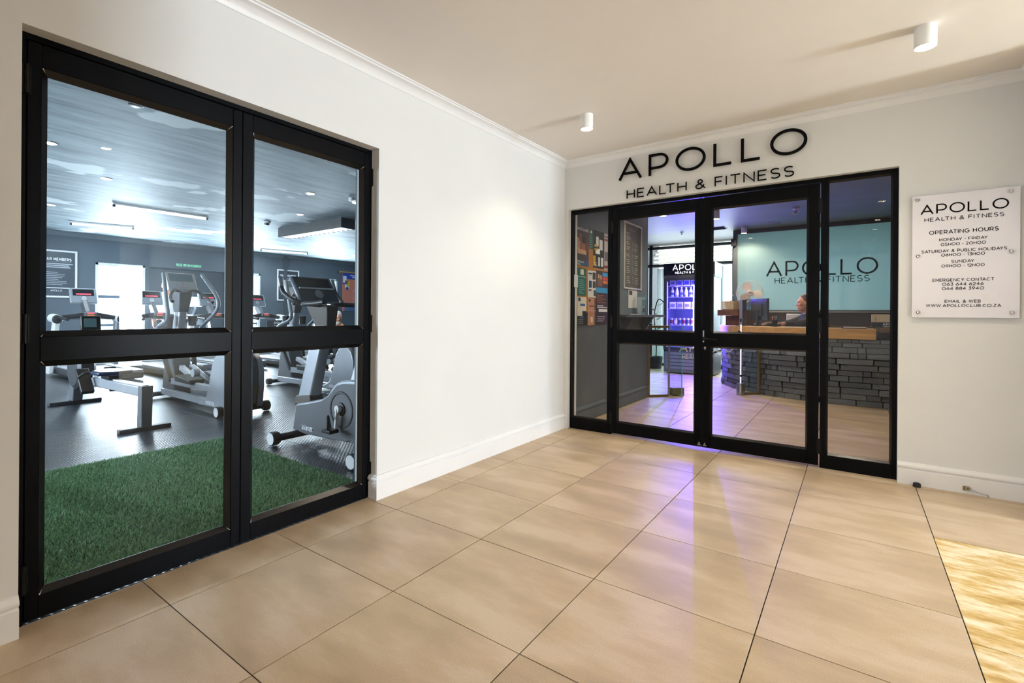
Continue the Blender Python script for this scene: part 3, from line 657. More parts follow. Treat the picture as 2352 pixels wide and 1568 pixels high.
# ---- outdoors
struct(M().box(-40, -10.4, -30, 30, -0.4, -0.3).build('ground', 'lawn'))
struct(M().box(-20, 30, 7.3, 40, -0.4, -0.3).build('ground', pm('#c9c2b4')))
struct(M().box(-6, 12, -18, -9.3, -0.4, -0.3).build('ground', pm('#b5a78f'))); struct(M().box(-6, 12, -14.2, -14, -0.3, 4.5).build('wall_outdoor', 'plaster')); struct(M().box(-6, 12, -14.2, -9.3, 2.9, 3.0).build('sky_blocker_rear', 'plaster'))  # the overhead slab is unseen, added to keep skylight off this ground

# ================================================================== THINGS IN THE LOBBY
def lamp_light(par, loc, power, color, size=0.07, spread=2.2, spot=None):
    l = bpy.data.lights.new('lamp_light', 'SPOT'); l.energy = power; l.color = color; l.shadow_soft_size = size; l.spot_size = spread; l.spot_blend = 0.6
    o = bpy.data.objects.new('lamp_light', l); COL.objects.link(o); o.parent = par; o.location = loc; return o
WARM = (1.0, 0.87, 0.70)
def downlight(x, y, label, power=38, group=None, h=0.108):
    z = cz(x, y); t = thing('ceiling_downlight', label, 'lamp', (x, y, z-h), 0, group)
    M().lathe([(0.039, 0.004), (0.044, 0), (0.0455, 0.003), (0.0455, h), (0, h)], n=32).build('lamp_body', 'lamp_w', t, smooth=40)
    M().lathe([(0, 0.004), (0.0395, 0.004), (0.0395, 0.012), (0, 0.012)], n=24).build('lamp_lens', 'warm', t)
    lamp_light(t, (0, 0, -0.004), power, WARM, 0.035); return t
downlight(0.685, -1.0, 'white cylinder ceiling lamp nearest the corner, above the large wall letters')
downlight(2.56, -1.01, 'larger-looking white cylinder ceiling lamp at upper right, towards the hours sign')
for y, nth in ((-3.04, 'first, topmost'), (-4.38, 'second'), (-5.25, 'third'), (-6.5, 'fourth'), (-7.65, 'fifth'), (-8.8, 'sixth, lowest')):
    downlight(2.53, y, nth + ' of the ceiling lamps reflected in the right glass panel', 34, 'corridor lamps reflected in the glass')

# large letters over the entrance
sg = thing('wall_letters', 'large raised black letters APOLLO HEALTH & FITNESS above the reception doors', 'sign', (1.26, 0, 2.16))
lay, W = text_layout('APOLLO', 0.20, 0.026, 0.30)
for i, c in enumerate('APOLLO'):
    m = M(); text(m, 'APOLLO', 0.198, 0.0215, (1.275-1.26, -0.018, 2.347-2.16), (1,0,0), (0,0,1), 0.012, width=1.442, track=0.26, only=i)
    m.v = [(x, y, z) for x, y, z in m.v]; m.build('letter_' + c.lower(), 'ink', sg)
for i, c in enumerate('HEALTH & FITNESS'):
    if c == ' ': continue
    m = M(); text(m, 'HEALTH & FITNESS', 0.082, 0.0092, (1.272-1.26, -0.012, 2.183-2.16), (1,0,0), (0,0,1), 0.008, width=1.285, track=0.20, only=i)
    m.build('ampersand' if c == '&' else 'small_letter_' + c.lower(), 'ink', sg)

# opening-hours board
hb = thing('hours_board', 'white acrylic wall board with opening hours and steel studs', 'sign', (2.828, -0.02, 1.125), 0)
M().box(-0.247, 0.247, -0.006, 0, 0, 0.807).build('plate', 'acryl', hb, bevel=0.001)
U = (1,0,0); Vz = (0,0,1); f = -0.0068
for txt, z, H, t, wd in (('APOLLO', 0.678, 0.066, 0.0082, 0.406), ('HEALTH & FITNESS', 0.631, 0.0255, 0.0036, 0.366), ('OPERATING HOURS', 0.544, 0.026, 0.0038, 0.318),
        ('MONDAY - FRIDAY', 0.497, 0.0195, 0.0028, 0.222), ('05H00 - 20H00', 0.466, 0.0195, 0.0028, 0.206), ('SATURDAY & PUBLIC HOLIDAYS', 0.4237, 0.0195, 0.0028, 0.392), ('06H00 - 13H00', 0.397, 0.0195, 0.0028, 0.200),
        ('SUNDAY', 0.353, 0.0195, 0.0028, 0.106), ('09H00 - 12H00', 0.3255, 0.0195, 0.0028, 0.198), ('EMERGENCY CONTACT', 0.234, 0.0195, 0.0028, 0.283), ('063 644 6246', 0.2067, 0.0195, 0.0028, 0.190), ('064 884 3940', 0.179, 0.0195, 0.0028, 0.192),
        ('EMAIL & WEB', 0.096, 0.019, 0.0028, 0.165), ('WWW.APOLLOCLUB.CO.ZA', 0.0685, 0.019, 0.0028, 0.345)):
    m = M(); text(m, txt, H, t, (-0.004, f, z), U, Vz, 0.0005, width=wd); m.build('lettering', 'ink', hb)
for x, z in ((-0.222, 0.782), (0.205, 0.782), (-0.216, 0.408), (0.208, 0.410), (-0.214, 0.034), (0.214, 0.034)):
    M().lathe([(0.0, 0.012), (0.0075, 0.0115), (0.0105, 0.008), (0.0105, -0.026), (0, -0.026)], (x, -0.006, z), 20, (0,-1,0)).build('stud', 'chrome', hb, smooth=35)

o = M().lathe([(0.021, 0), (0.021, 0.012), (0.019, 0.024), (0.012, 0.028), (0, 0.028)], n=20).build('door_stop', 'rub', smooth=40, loc=(2.612, -0.045, 0)); tag(o, 'small black rubber door stop on the floor by the right skirting', 'door stop')
t = thing('door_hook', 'brass-coloured hook and eye latch hanging on the right white skirting', 'hook', (2.853, -0.017, 0.035))
M().box(-0.02, 0.012, -0.006, 0, -0.014, 0.014).build('plate', 'bronze', t, bevel=0.002)
m = M(); m.tube([(0.012*math.cos(a)+0.004, -0.008, 0.012*math.sin(a)) for a in [i*PI/6 for i in range(13)]], 0.0028, 8); m.build('eye', 'steel', t, smooth=50)
m = M(); m.tube(bez([(0.006, -0.012, 0.002), (0.04, -0.014, -0.012), (0.075, -0.016, -0.020), (0.088, -0.016, -0.018), (0.094, -0.016, -0.026), (0.088, -0.016, -0.032)]), 0.0028, 8); m.build('hook', 'steel', t, smooth=50)

# ================================================================== RECEPTION, left wall
LW = 0.03
def wall_sheet(name, label, cat, y0, y1, z0, z1, col, patches=(), texts=(), x=LW, th=0.0015, frame=None, group=None, matname=None):
    """sheet on the left wall (faces +X): a = 0..1 along Y, b = 0..1 up; flat print on it"""
    t = thing(name, label, cat, (x, (y0+y1)/2, z0), 0, group); W = y1-y0; H = z1-z0
    M().box(0.0003, th, -W/2, W/2, 0, H).build('sheet', matname or pm(col), t)
    by = {}
    for i, (a0, a1, b0, b1, c, *jn) in enumerate(patches):
        m = by.setdefault(c, M()) if jn else by.setdefault((c, i), M()); e = th+0.0002+0.0001*i
        m.add([(e, (a0-.5)*W, b0*H), (e, (a1-.5)*W, b0*H), (e, (a1-.5)*W, b1*H), (e, (a0-.5)*W, b1*H)], [(0,1,2,3)])
    for c, m in by.items():
        o = m.build('print', pm(c if isinstance(c, str) else c[0]), t)
        if isinstance(c, str): o['kind'] = 'stuff'   # lines of print too small to read
    by = {}
    for txt, a, b, H_, tk, wd, c in texts:
        m = by.setdefault(c, M()); text(m, txt, H_*H, tk*H, (th+0.0012+0.0001*len(by), (a-.5)*W, b*H), (0,1,0), (0,0,1), 0, width=wd*W)
    for c, m in by.items(): m.build('lettering', pm(c), t)
    if frame:
        w_ = 0.018; m = M()
        m.box(0, 0.014, -W/2-w_, -W/2, -w_, H+w_); m.box(0, 0.014, W/2, W/2+w_, -w_, H+w_); m.box(0, 0.014, -W/2, W/2, -w_, 0); m.box(0, 0.014, -W/2, W/2, H, H+w_)
        m.build('frame', frame, t, bevel=0.002)
    return t
o = M().box(0, 0.010, -0.425, 0.425, 0, 0.885).build('notice_board', 'cork', loc=(LW+0.0004, 0.588, 1.15), bevel=0.003); tag(o, 'cork notice board covered with flyers on the grey wall', 'notice board')
PX = LW+0.0105
def lines(n, a0, a1, b_hi, b_lo, c, hgt=0.012, seed=1):
    r = random.Random(seed); return [(a0, a0+(a1-a0)*r.uniform(0.5, 1.0), b_hi-(b_hi-b_lo)*i/max(1, n-1)-hgt, b_hi-(b_hi-b_lo)*i/max(1, n-1), c, 1) for i in range(n)]
wall_sheet('flyer', 'dance classes poster with two warm-toned dancers, top left of the cork board', 'poster', 0.181, 0.482, 1.633, 2.036, '#4b4147',
    [(0.0, 1, 0.80, 1.0, '#4a4450'), (0.06, 0.32, 0.40, 0.70, '#c99272'), (0.20, 0.42, 0.62, 0.82, '#8a5a40'), (0.38, 0.72, 0.34, 0.62, '#a56b45'), (0.48, 0.70, 0.58, 0.76, '#3a2320'), (0.10, 0.80, 0.30, 0.42, '#d9a57e'), (0.70, 0.95, 0.4, 0.62, '#7a3f3f'), (0.0, 1, 0.0, 0.14, '#2e5a68'), (0.68, 1.0, 0.0, 0.14, '#2b4f86')] + lines(4, 0.05, 0.6, 0.12, 0.03, '#e8e2da', 0.01, 2),
    [('DANCE CLASSES', 0.5, 0.90, 0.075, 0.013, 0.92, '#f2f0ee')], x=PX)
wall_sheet('flyer', 'narrow dark green leaflet pinned beside the dance poster', 'poster', 0.492, 0.590, 1.831, 2.044, '#1f5b4c', [(0.3, 0.7, 0.78, 0.92, '#dfe8dd')] + lines(6, 0.12, 0.9, 0.68, 0.1, '#bcd8cb', 0.02, 3), x=PX)
wall_sheet('flyer', 'black and gold event poster with white figures, top of the cork board', 'poster', 0.598, 0.893, 1.638, 2.048, '#16140f',
    [(0.25, 0.48, 0.6, 0.84, '#d9d7d2'), (0.55, 0.85, 0.5, 0.78, '#c8c6c2'), (0.2, 0.6, 0.38, 0.52, '#efeeea'), (0.0, 0.2, 0.05, 0.32, '#c9a227'), (0.45, 0.92, 0.06, 0.30, '#d0cfcb'), (0.62, 0.70, 0.06, 0.30, '#16140f'), (0.1, 0.42, 0.56, 0.62, '#c9a227'), (0.1, 0.36, 0.47, 0.52, '#c9a227')] + lines(3, 0.1, 0.5, 0.14, 0.06, '#e8e2da', 0.01, 4), x=PX)
wall_sheet('flyer', 'grey landscape poster at the right edge of the cork board', 'poster', 0.898, 1.012, 1.634, 2.043, '#a9a3a2', [(0.05, 0.9, 0.80, 0.86, '#7a2230'), (0.1, 0.95, 0.25, 0.5, '#5c5a5e'), (0, 1, 0.05, 0.12, '#7a2230'), (0.1, 0.9, 0.9, 0.94, '#5a3038')], x=PX)
wall_sheet('flyer', 'teal flyer with a pale oval emblem, left edge of the cork board', 'poster', 0.212, 0.425, 1.324, 1.607, '#1c6b68', [(0.34, 0.70, 0.76, 0.96, '#efe6cf'), (0.1, 0.9, 0.68, 0.70, '#e8e2d4')] + lines(8, 0.18, 0.85, 0.58, 0.1, '#8fc2b2', 0.02, 5), [], x=PX)
wall_sheet('flyer', 'white flyer with three round photos, middle of the cork board', 'poster', 0.469, 0.676, 1.312, 1.598, '#e9e6e0', [(0.56, 0.94, 0.68, 0.95, '#3b3327'), (0.58, 0.96, 0.36, 0.62, '#46423c'), (0.7, 0.98, 0.05, 0.28, '#2f4a3a'), (0.1, 0.46, 0.36, 0.62, '#24426e'), (0.08, 0.42, 0.24, 0.30, '#2a3a5c'), (0.06, 0.5, 0.86, 0.92, '#1d3a66')] + lines(4, 0.08, 0.5, 0.82, 0.66, '#8c8a92', 0.012, 6), x=PX)
wall_sheet('flyer', 'large purple flyer with a bright blue band hanging below the cork board', 'poster', 0.682, 1.026, 1.031, 1.615, '#3b2a3f',
    [(0.10, 0.5, 0.70, 0.90, '#8c5a48'), (0.14, 0.24, 0.86, 0.93, '#e0b48f'), (0.32, 0.42, 0.84, 0.92, '#d9a57e'), (0.5, 0.98, 0.90, 0.97, '#3da3d8'), (0.52, 0.98, 0.83, 0.89, '#d84a3a'), (0.54, 0.98, 0.76, 0.82, '#e07a3a'), (0, 1, 0.58, 0.68, '#2c9bd6'), (0.2, 0.9, 0.22, 0.27, '#efeaf2')] + lines(5, 0.06, 0.9, 0.54, 0.40, '#c8713a', 0.012, 7) + lines(2, 0.08, 0.9, 0.34, 0.31, '#d8cfe0', 0.016, 8) + lines(3, 0.1, 0.95, 0.13, 0.05, '#b9a8c4', 0.012, 9), x=PX)
wall_sheet('flyer', 'white and black flyer with blue heading, lower left below the cork board', 'poster', 0.217, 0.430, 1.016, 1.310, '#e6e0cf', [(0, 1, 0, 0.33, '#1c1c1a'), (0.55, 1, 0.33, 0.5, '#1c1c1a'), (0.08, 0.34, 0.84, 0.97, '#24426e'), (0.3, 0.86, 0.68, 0.76, '#2b5fa8'), (0.3, 0.7, 0.26, 0.30, '#3a6fc0')] + lines(3, 0.1, 0.8, 0.2, 0.06, '#cfcabb', 0.014, 10), x=PX)
wall_sheet('flyer', 'peach-coloured flyer below the cork board beside the purple one', 'poster', 0.468, 0.676, 1.013, 1.305, '#c98f70', [(0.82, 1, 0, 1, '#6d4a38'), (0.12, 0.34, 0.86, 0.95, '#4a2f24'), (0.2, 0.8, 0.68, 0.72, '#5a3a2c'), (0, 1, 0.52, 0.535, '#e8c8b4'), (0.36, 0.62, 0.1, 0.30, '#ead9cc')] + lines(4, 0.1, 0.8, 0.5, 0.38, '#7a523f', 0.012, 11), x=PX)
o = M().box(0, 0.03, -0.048, 0.048, 0, 0.128).build('alarm_box', 'white', loc=(LW, 0.145, 1.40), bevel=0.008, seg=3); tag(o, 'small white plastic box on the grey wall left of the cork board', 'box')
rows = []
for i, b in enumerate((0.86, 0.82, 0.79, 0.76, 0.72, 0.69, 0.64, 0.61, 0.53, 0.50, 0.44, 0.41, 0.38, 0.33, 0.30, 0.27, 0.24, 0.17, 0.14, 0.11, 0.08)):
    r = random.Random(i); rows += [(0.12, 0.12+r.uniform(0.12, 0.24), b-0.010, b, '#b7b2a6', 1)]
    if i > 3: rows += [(0.47, 0.50, b-0.010, b, '#b7b2a6', 1), (0.60, 0.60+r.uniform(0.12, 0.24), b-0.014, b-0.004, '#b7b2a6', 1)]
wall_sheet('price_board', 'tall charcoal price list in a pale frame on the grey wall', 'sign', 1.545, 2.140, 1.470, 2.270, '#5b554c', rows, [('APOLLO', 0.5, 0.905, 0.03, 0.004, 0.36, '#b7b2a6')], frame='frame')
wall_sheet('notice_sheet', 'white sheet with a black square taped under the price list', 'paper', 1.70, 2.02, 1.215, 1.445, '#e6dfd6', [(0.06, 0.42, 0.72, 0.95, '#26282a')] + lines(5, 0.5, 0.9, 0.6, 0.3, '#b79a8c', 0.012, 12))
t = thing('wall_shelf', 'narrow grey wall shelf with papers below the price list', 'shelf', (LW, 2.0, 1.10))
M().box(0, 0.2, -0.9, 0.55, 0, 0.03).build('board', pm('#4a4f56', 0.4), t, bevel=0.002)
for y in (-0.55, 0.2):
    m = M(); m.prism([(0.0, -0.22), (0.02, -0.22), (0.16, -0.0), (0.0, 0.0)], y-0.008, y+0.008, 'y'); m.build('bracket', pm('#4a4f56', 0.4), t)
o = M().box(0, 0.15, 0, 0.38, 0, 0.006).build('paper_stack', 'paper', loc=(0.05, 1.30, 1.1305)); tag(o, 'flat white papers lying on the narrow wall shelf', 'paper')
t = thing('brochure_holder', 'clear acrylic brochure holder standing on the wall shelf', 'holder', (0.14, 1.86, 1.1305))
M().box(-0.03, 0.03, -0.06, 0.06, 0, 0.22).build('leaflet', pm('#b9c4cc'), t)
M().box(0.032, 0.034, -0.07, 0.07, 0, 0.235).build('front', 'gglass', t); M().box(-0.036, -0.032, -0.07, 0.07, 0, 0.26).build('back', 'gglass', t)
m = M(); m.box(0.0345, 0.0348, -0.05, 0.05, 0.12, 0.19); m.build('print', pm('#4f7f95'), t)
m = M(); m.box(0.0345, 0.0348, -0.05, 0.03, 0.03, 0.08); m.build('print', pm('#3a4a52'), t)

# ================================================================== glass barrier between wall and counter
bd = Vector((0.676, 0.737, 0)); BP = Vector((0.03, 2.46, 0)); bang = math.atan2(0.737, 0.676)
def bar_thing(name, label, cat, s): return thing(name, label, cat, tuple(BP+bd*s), bang)
t = bar_thing('glass_screen', 'fixed glass side screen with brass-toned frame beside the grey wall', 'screen', 0)
m = M(); m.box(0.0, 0.025, -0.02, 0.02, 0, 0.98); m.box(0.025, 0.30, -0.02, 0.02, 0, 0.03); m.box(0.025, 0.30, -0.02, 0.02, 0.95, 0.98); m.build('frame', 'bronze', t, bevel=0.002)
M().box(0.025, 0.30, -0.004, 0.004, 0.03, 0.95).build('pane', 'gglass', t)
t = thing('glass_gate', 'open glass gate leaf with bright green edge left of the entrance lane', 'gate', tuple(BP+bd*0.32), bang-1.25)
M().box(0.0, 0.21, -0.006, 0.006, 0.02, 0.98).build('pane', 'gglass', t); m = M(); m.box(0.21, 0.214, -0.0065, 0.0065, 0.02, 0.98); m.box(-0.004, 0, -0.0065, 0.0065, 0.02, 0.98); m.build('edge', 'edge', t)
m = M(); m.cyl((0, 0, 0), (0, 0, 1.0), 0.014); m.build('post', 'steel', t, smooth=40)
t = bar_thing('gate_motor', 'low tan box at the foot of the glass gate', 'box', 0.44); m = M(); m.box(-0.05, 0.13, 0.02, 0.12, 0.0, 0.11); m.build('cover', pm('#8a7a55'), t, bevel=0.004); m = M(); m.box(-0.05, 0.06, 0.012, 0.02, 0.0, 0.02); m.build('foot', 'black', t)
t = bar_thing('glass_gate', 'closed frameless glass gate printed with white APOLLO lettering', 'gate', 0.40)
M().box(0.06, 0.98, -0.004, 0.004, 0.02, 0.96).build('pane', 'glass', t)
m = M(); m.box(0.06, 0.98, -0.0045, 0.0045, 0.016, 0.020); m.build('edge', 'txt', t)
m = M(); text(m, 'APOLLO', 0.155, 0.018, (0.49, -0.0046, 0.605), (1,0,0), (0,0,1), 0.0004, width=0.84, track=0.20); text(m, 'HEALTH & FITNESS', 0.058, 0.009, (0.49, -0.0046, 0.52), (1,0,0), (0,0,1), 0.0004, width=0.74, track=0.20); m.build('lettering', 'txt', t)
t = bar_thing('gate_post', 'slim white light post on a steel drum base beside the counter', 'post', 1.435)
M().lathe([(0, 0.0), (0.055, 0), (0.055, 0.005), (0.052, 0.16), (0.05, 0.164), (0, 0.164)], n=28).build('base', 'steel', t, smooth=40)
M().cyl((0, 0, 0.164), (0, 0, 1.0), 0.008).build('stem', emit('white_glow_tube', (0.9, 0.95, 1.0), 1.2), t, smooth=40); M().cyl((-0.01, -0.012, 0.27), (-0.01, -0.026, 0.27), 0.014).build('sensor', 'black', t, smooth=40)
t = bar_thing('glass_screen', 'fixed glass side screen with brass-toned frame against the brick counter', 'screen', 1.50)
m = M(); m.box(0.217, 0.24, -0.02, 0.02, 0, 0.835); m.box(0.0, 0.217, -0.02, 0.02, 0, 0.03); m.build('frame', 'bronze', t, bevel=0.002); M().box(0.0, 0.217, -0.004, 0.004, 0.03, 0.835).build('pane', 'gglass', t)

# ================================================================== counter with stone cladding
cc = Vector((2.2, 5.18)); CR = 1.70
def cpath(s, off=0.0):
    """s metres along the front of the counter from its far left end; returns point, tangent"""
    La = CR*math.radians(98)
    if s < La:
        a = math.radians(172)+s/CR; return (cc.x+(CR+off)*math.cos(a), cc.y+(CR+off)*math.sin(a)), (-math.sin(a), math.cos(a))
    return (cc.x+(s-La), cc.y-CR-off), (1, 0)
CL = CR*math.radians(98)+2.6
ct = thing('reception_counter', 'curved reception counter clad in rough charcoal stone', 'counter', (2.2, 4.0, 0))
n = 48; inner = [cpath(CL*i/n, -0.16)[0] for i in range(n+1)]; outer = [cpath(CL*i/n, -0.012)[0] for i in range(n+1)]
m = M(); m.prism([(x-2.2, y-4.0) for x, y in outer+inner[::-1]], 0.0, 0.84, 'z'); m.build('body', 'mortar', ct, smooth=30)
bm_ = []
for q in range(6):
    r = random.Random(q); mb = M().obox((0,0,0), (1,1,1)); mb.v = [(x*(1-r.uniform(0,.06)), y*(1+r.uniform(-.3,.2)) if y < 0 else y, z*(1-r.uniform(0,.08))) for x, y, z in mb.v]
    me = bpy.data.meshes.new('brick'); me.from_pydata(mb.v, [], mb.f); me.materials.append(K['brick']); bm_.append(me)
rowz = [0.0, 0.075, 0.145, 0.225, 0.295, 0.37, 0.44, 0.515, 0.59, 0.66, 0.735, 0.79, 0.838]
nb = 0
for k in range(len(rowz)-1):
    s = -random.uniform(0, 0.2)
    while s < CL-0.02:
        Lb = random.choice((0.08, 0.14, 0.2, 0.26, 0.32, 0.38)); a, b = max(0, s), min(CL, s+Lb); s += Lb
        if b-a < 0.05: continue
        (px_, py_), (tx, ty) = cpath((a+b)/2); pr = random.uniform(0.0, 0.034); dp = 0.03+pr
        o = bpy.data.objects.new('brick', random.choice(bm_)); COL.objects.link(o); o.parent = ct; nb += 1
        nx, ny = ty, -tx
        o.location = (px_-2.2+nx*(pr/2-0.008), py_-4.0+ny*(pr/2-0.008), (rowz[k]+rowz[k+1])/2); o.rotation_euler = (0, 0, math.atan2(ty, tx)); o.scale = (b-a-0.006, dp, rowz[k+1]-rowz[k]-0.006)
wt = [cpath(CL*i/n, 0.06)[0] for i in range(n+1)]; La = CR*math.radians(98)
sEnd = La+0.29
pts_o = [cpath(sEnd*i/n, 0.06)[0] for i in range(n+1)]; pts_i = [cpath(sEnd*i/n, -0.62)[0] for i in range(n+1)]
o = M().prism([(x-2.0, y-4.0) for x, y in pts_o+pts_i[::-1]], 0, 0.13, 'z').build('counter_top', 'wood', loc=(2.0, 4.0, 0.8405), bevel=0.004); tag(o, 'thick pale oak counter top curving over the stone counter', 'worktop')

# ================================================================== things on and behind the counter
TZ = 0.971
CT = lambda x, y: (x, y, TZ)
# monitor seen from behind
t = thing('computer_monitor', 'black computer monitor seen from behind on the counter', 'monitor', CT(1.10, 4.20), math.radians(-58))
m = M(); m.box(-0.11, 0.11, -0.08, 0.08, 0, 0.012); m.build('foot', 'black', t, bevel=0.004)
m = M(); m.box(-0.03, 0.03, 0.0, 0.03, 0.012, 0.24); m.build('stand', 'black', t, bevel=0.004)
m = M(); m.prism([(-0.265, 0.09), (0.265, 0.09), (0.265, 0.415), (-0.265, 0.415)], 0.03, 0.058, 'y'); m.box(-0.12, 0.12, 0.012, 0.03, 0.15, 0.34); o = m.build('housing', pm('#22262e', 0.22), t, bevel=0.005)
M().box(-0.255, 0.255, 0.0582, 0.0588, 0.1, 0.405).build('screen', 'screen', t)
t = thing('computer_tower', 'slim grey computer unit standing upright beside the monitor', 'computer', CT(0.93, 4.12), math.radians(-20))
M().box(-0.024, 0.024, -0.06, 0.06, 0, 0.40).build('case', pm('#8088a0', 0.35), t, bevel=0.004); M().box(-0.012, 0.012, -0.0608, -0.06, 0.06, 0.11).build('vent', 'black', t); M().box(-0.05, 0.05, -0.11, 0.11, 0, 0.006).build('foot', 'silver', t)
t = thing('keyboard', 'flat black keyboard lying behind the monitor on the counter', 'keyboard', CT(1.20, 4.28), math.radians(-40))
M().box(-0.2, 0.2, -0.065, 0.065, 0, 0.018).build('body', 'black', t, bevel=0.004); km = M()
for i in range(13):
    for j in range(4): km.box(-0.188+i*0.029, -0.188+i*0.029+0.024, -0.055+j*0.028, -0.055+j*0.028+0.023, 0.018, 0.023)
km.build('keys', 'dgrey', t)
# wooden crates, basket, flyers, bottle
def crate(name, label, x, y, z, w, d, h, rz, material):
    t = thing(name, label, 'box', (x, y, z), rz); k = 0.016
    M().box(-w/2, w/2, -d/2, -d/2+k, 0, h).build('side_panel', material, t, bevel=0.002); M().box(-w/2, w/2, d/2-k, d/2, 0, h).build('side_panel', material, t, bevel=0.002)
    M().box(-w/2, -w/2+k, -d/2+k, d/2-k, 0, h).build('side_panel', material, t, bevel=0.002); M().box(w/2-k, w/2, -d/2+k, d/2-k, 0, h).build('side_panel', material, t, bevel=0.002)
    M().box(-w/2+k, w/2-k, -d/2+k, d/2-k, 0, 0.012).build('base', material, t); M().box(-w/2+k, w/2-k, -d/2+k, d/2-k, h-0.014, h).build('lid', material, t); return t
crate('wooden_crate', 'lower dark wooden crate standing on the left end of the counter', 0.80, 4.66, TZ, 0.34, 0.26, 0.155, math.radians(-40), 'dwood')
crate('wooden_crate', 'upper wider wooden crate resting on the lower crate on the counter', 0.74, 4.62, TZ+0.1555, 0.46, 0.30, 0.095, math.radians(-40), 'dwood')
t = thing('wicker_basket', 'pale woven basket on top of the wooden crates', 'basket', (0.70, 4.60, TZ+0.251), math.radians(-40))
M().box(-0.125, 0.125, -0.09, 0.09, 0, 0.01).build('base', 'wicker', t)
for j in range(8):
    m = M(); z = 0.012+j*0.017; n_ = 44; P = []
    for i in range(n_):
        u = i/n_*4; k = int(u); fr = u-k; c4 = [(-.125,-.09),(.125,-.09),(.125,.09),(-.125,.09)]; a, b = c4[k], c4[(k+1) % 4]
        x, y = a[0]+(b[0]-a[0])*fr, a[1]+(b[1]-a[1])*fr; e = 1+0.03*(1 if (i+j) % 2 else -1); P.append((x*e, y*e, z))
    m.tube(P+[P[0]], 0.0085, 6); m.build('weave', 'wicker', t, smooth=60)
t = thing('drink_bottle', 'clear bottle with a dark label standing in the wicker basket', 'bottle', (0.70, 4.60, TZ+0.2615), 0)
M().lathe([(0, 0), (0.032, 0), (0.034, 0.01), (0.034, 0.15), (0.028, 0.18), (0.013, 0.205), (0.013, 0.22), (0, 0.22)], n=20).build('bottle_body', 'gglass', t, smooth=50); M().lathe([(0.0345, 0.08), (0.0345, 0.14)], n=20).build('bottle_label', 'black', t, smooth=50); M().lathe([(0.015, 0.215), (0.015, 0.235), (0, 0.235)], n=16).build('bottle_cap', 'white', t, smooth=40)
t = thing('leaflet_stand', 'dark blue folded leaflets with red and gold print leaning on the crate', 'leaflet', (0.90, 4.50, TZ+0.251), math.radians(-40))
m = M(); m.add([(-0.05, 0, 0), (0.09, 0, 0), (0.07, 0.05, 0.17), (-0.06, 0.05, 0.17), (-0.05, 0.01, 0), (0.09, 0.01, 0), (0.07, 0.06, 0.17), (-0.06, 0.06, 0.17)], [(0,1,2,3), (7,6,5,4), (0,4,5,1), (1,5,6,2), (2,6,7,3), (3,7,4,0)]); m.build('cover', pm('#24425e'), t)
for col, q in (('#c8202e', [(-0.052, 0.04), (-0.035, 0.04), (-0.03, 0.09), (-0.055, 0.11)]), ('#e8c86a', [(-0.03, 0.1), (0.02, 0.13), (0.05, 0.165), (0.02, 0.15)]), ('#2f9ad0', [(-0.03, 0.012), (0.06, 0.03), (0.06, 0.045), (-0.03, 0.022)])):
    M().add([(x, z*0.05/0.17-0.0008, z) for x, z in q], [(0,1,2,3)]).build('print', pm(col), t)
# desk fan
t = thing('desk_fan', 'beige desk fan with three blades in a round wire guard behind the monitor', 'fan', (0.80, 5.57, TZ-0.0005), math.radians(12))
M().lathe([(0, 0), (0.13, 0), (0.13, 0.015), (0.05, 0.035), (0.022, 0.05), (0, 0.05)], n=28).build('base', 'fan', t, smooth=40); M().cyl((0, 0, 0.05), (0, 0.03, 0.52), 0.016).build('pole', 'fan', t, smooth=40)
fz = 0.56; M().lathe([(0, 0.10), (0.05, 0.09), (0.062, 0.03), (0.05, -0.02), (0, -0.02)], (0, 0.0, fz), 24, (0,1,0)).build('motor_housing', 'fan', t, smooth=50)
hub = M().lathe([(0, 0.045), (0.045, 0.04), (0.052, 0.02), (0.052, 0.0), (0, 0.0)], (0, -0.055, fz), 24, (0,-1,0)).build('hub', 'fan', t, smooth=50)
m = M(); m.obox((0, -0.1015, fz), (0.052, 0.001, 0.008), Matrix.Rotation(-0.3, 3, 'Y')); m.build('badge', 'dgrey', hub)
for k in range(3):
    a0 = PI/2+0.35+k*2*PI/3; m = M(); P = []
    prof = [(0.03, -0.018)] + [(0.118+0.068*math.cos(b), 0.076*math.sin(b)) for b in [-2.5+i*5.0/18 for i in range(19)]] + [(0.03, 0.018)]
    for yy in (0.0, 0.004): P += [(r*math.cos(a0)-s*math.sin(a0), -0.07+yy+s*0.28, fz+r*math.sin(a0)+s*math.cos(a0)) for r, s in prof]
    n_ = len(prof); m.add(P, [tuple(range(n_)), tuple(range(2*n_-1, n_-1, -1))]+[(i, (i+1) % n_, n_+(i+1) % n_, n_+i) for i in range(n_)]); m.build('blade', 'fan', t)
m = M(); rr = 0.205
for yy in (-0.02, -0.085): m.tube([(rr*math.cos(a), yy, fz+rr*math.sin(a)) for a in [i*2*PI/40 for i in range(41)]], 0.0045, 6)
for k in range(48):
    a = k*2*PI/48
    for pf in ([(0.05, -0.115), (0.14, -0.112), (0.19, -0.1), (0.205, -0.085)], [(0.06, 0.01), (0.15, 0.005), (0.19, -0.005), (0.205, -0.02)]): m.tube([(r*math.cos(a), y, fz+r*math.sin(a)) for r, y in pf], 0.0007, 3)
m.build('wire_guard', 'fan', t)
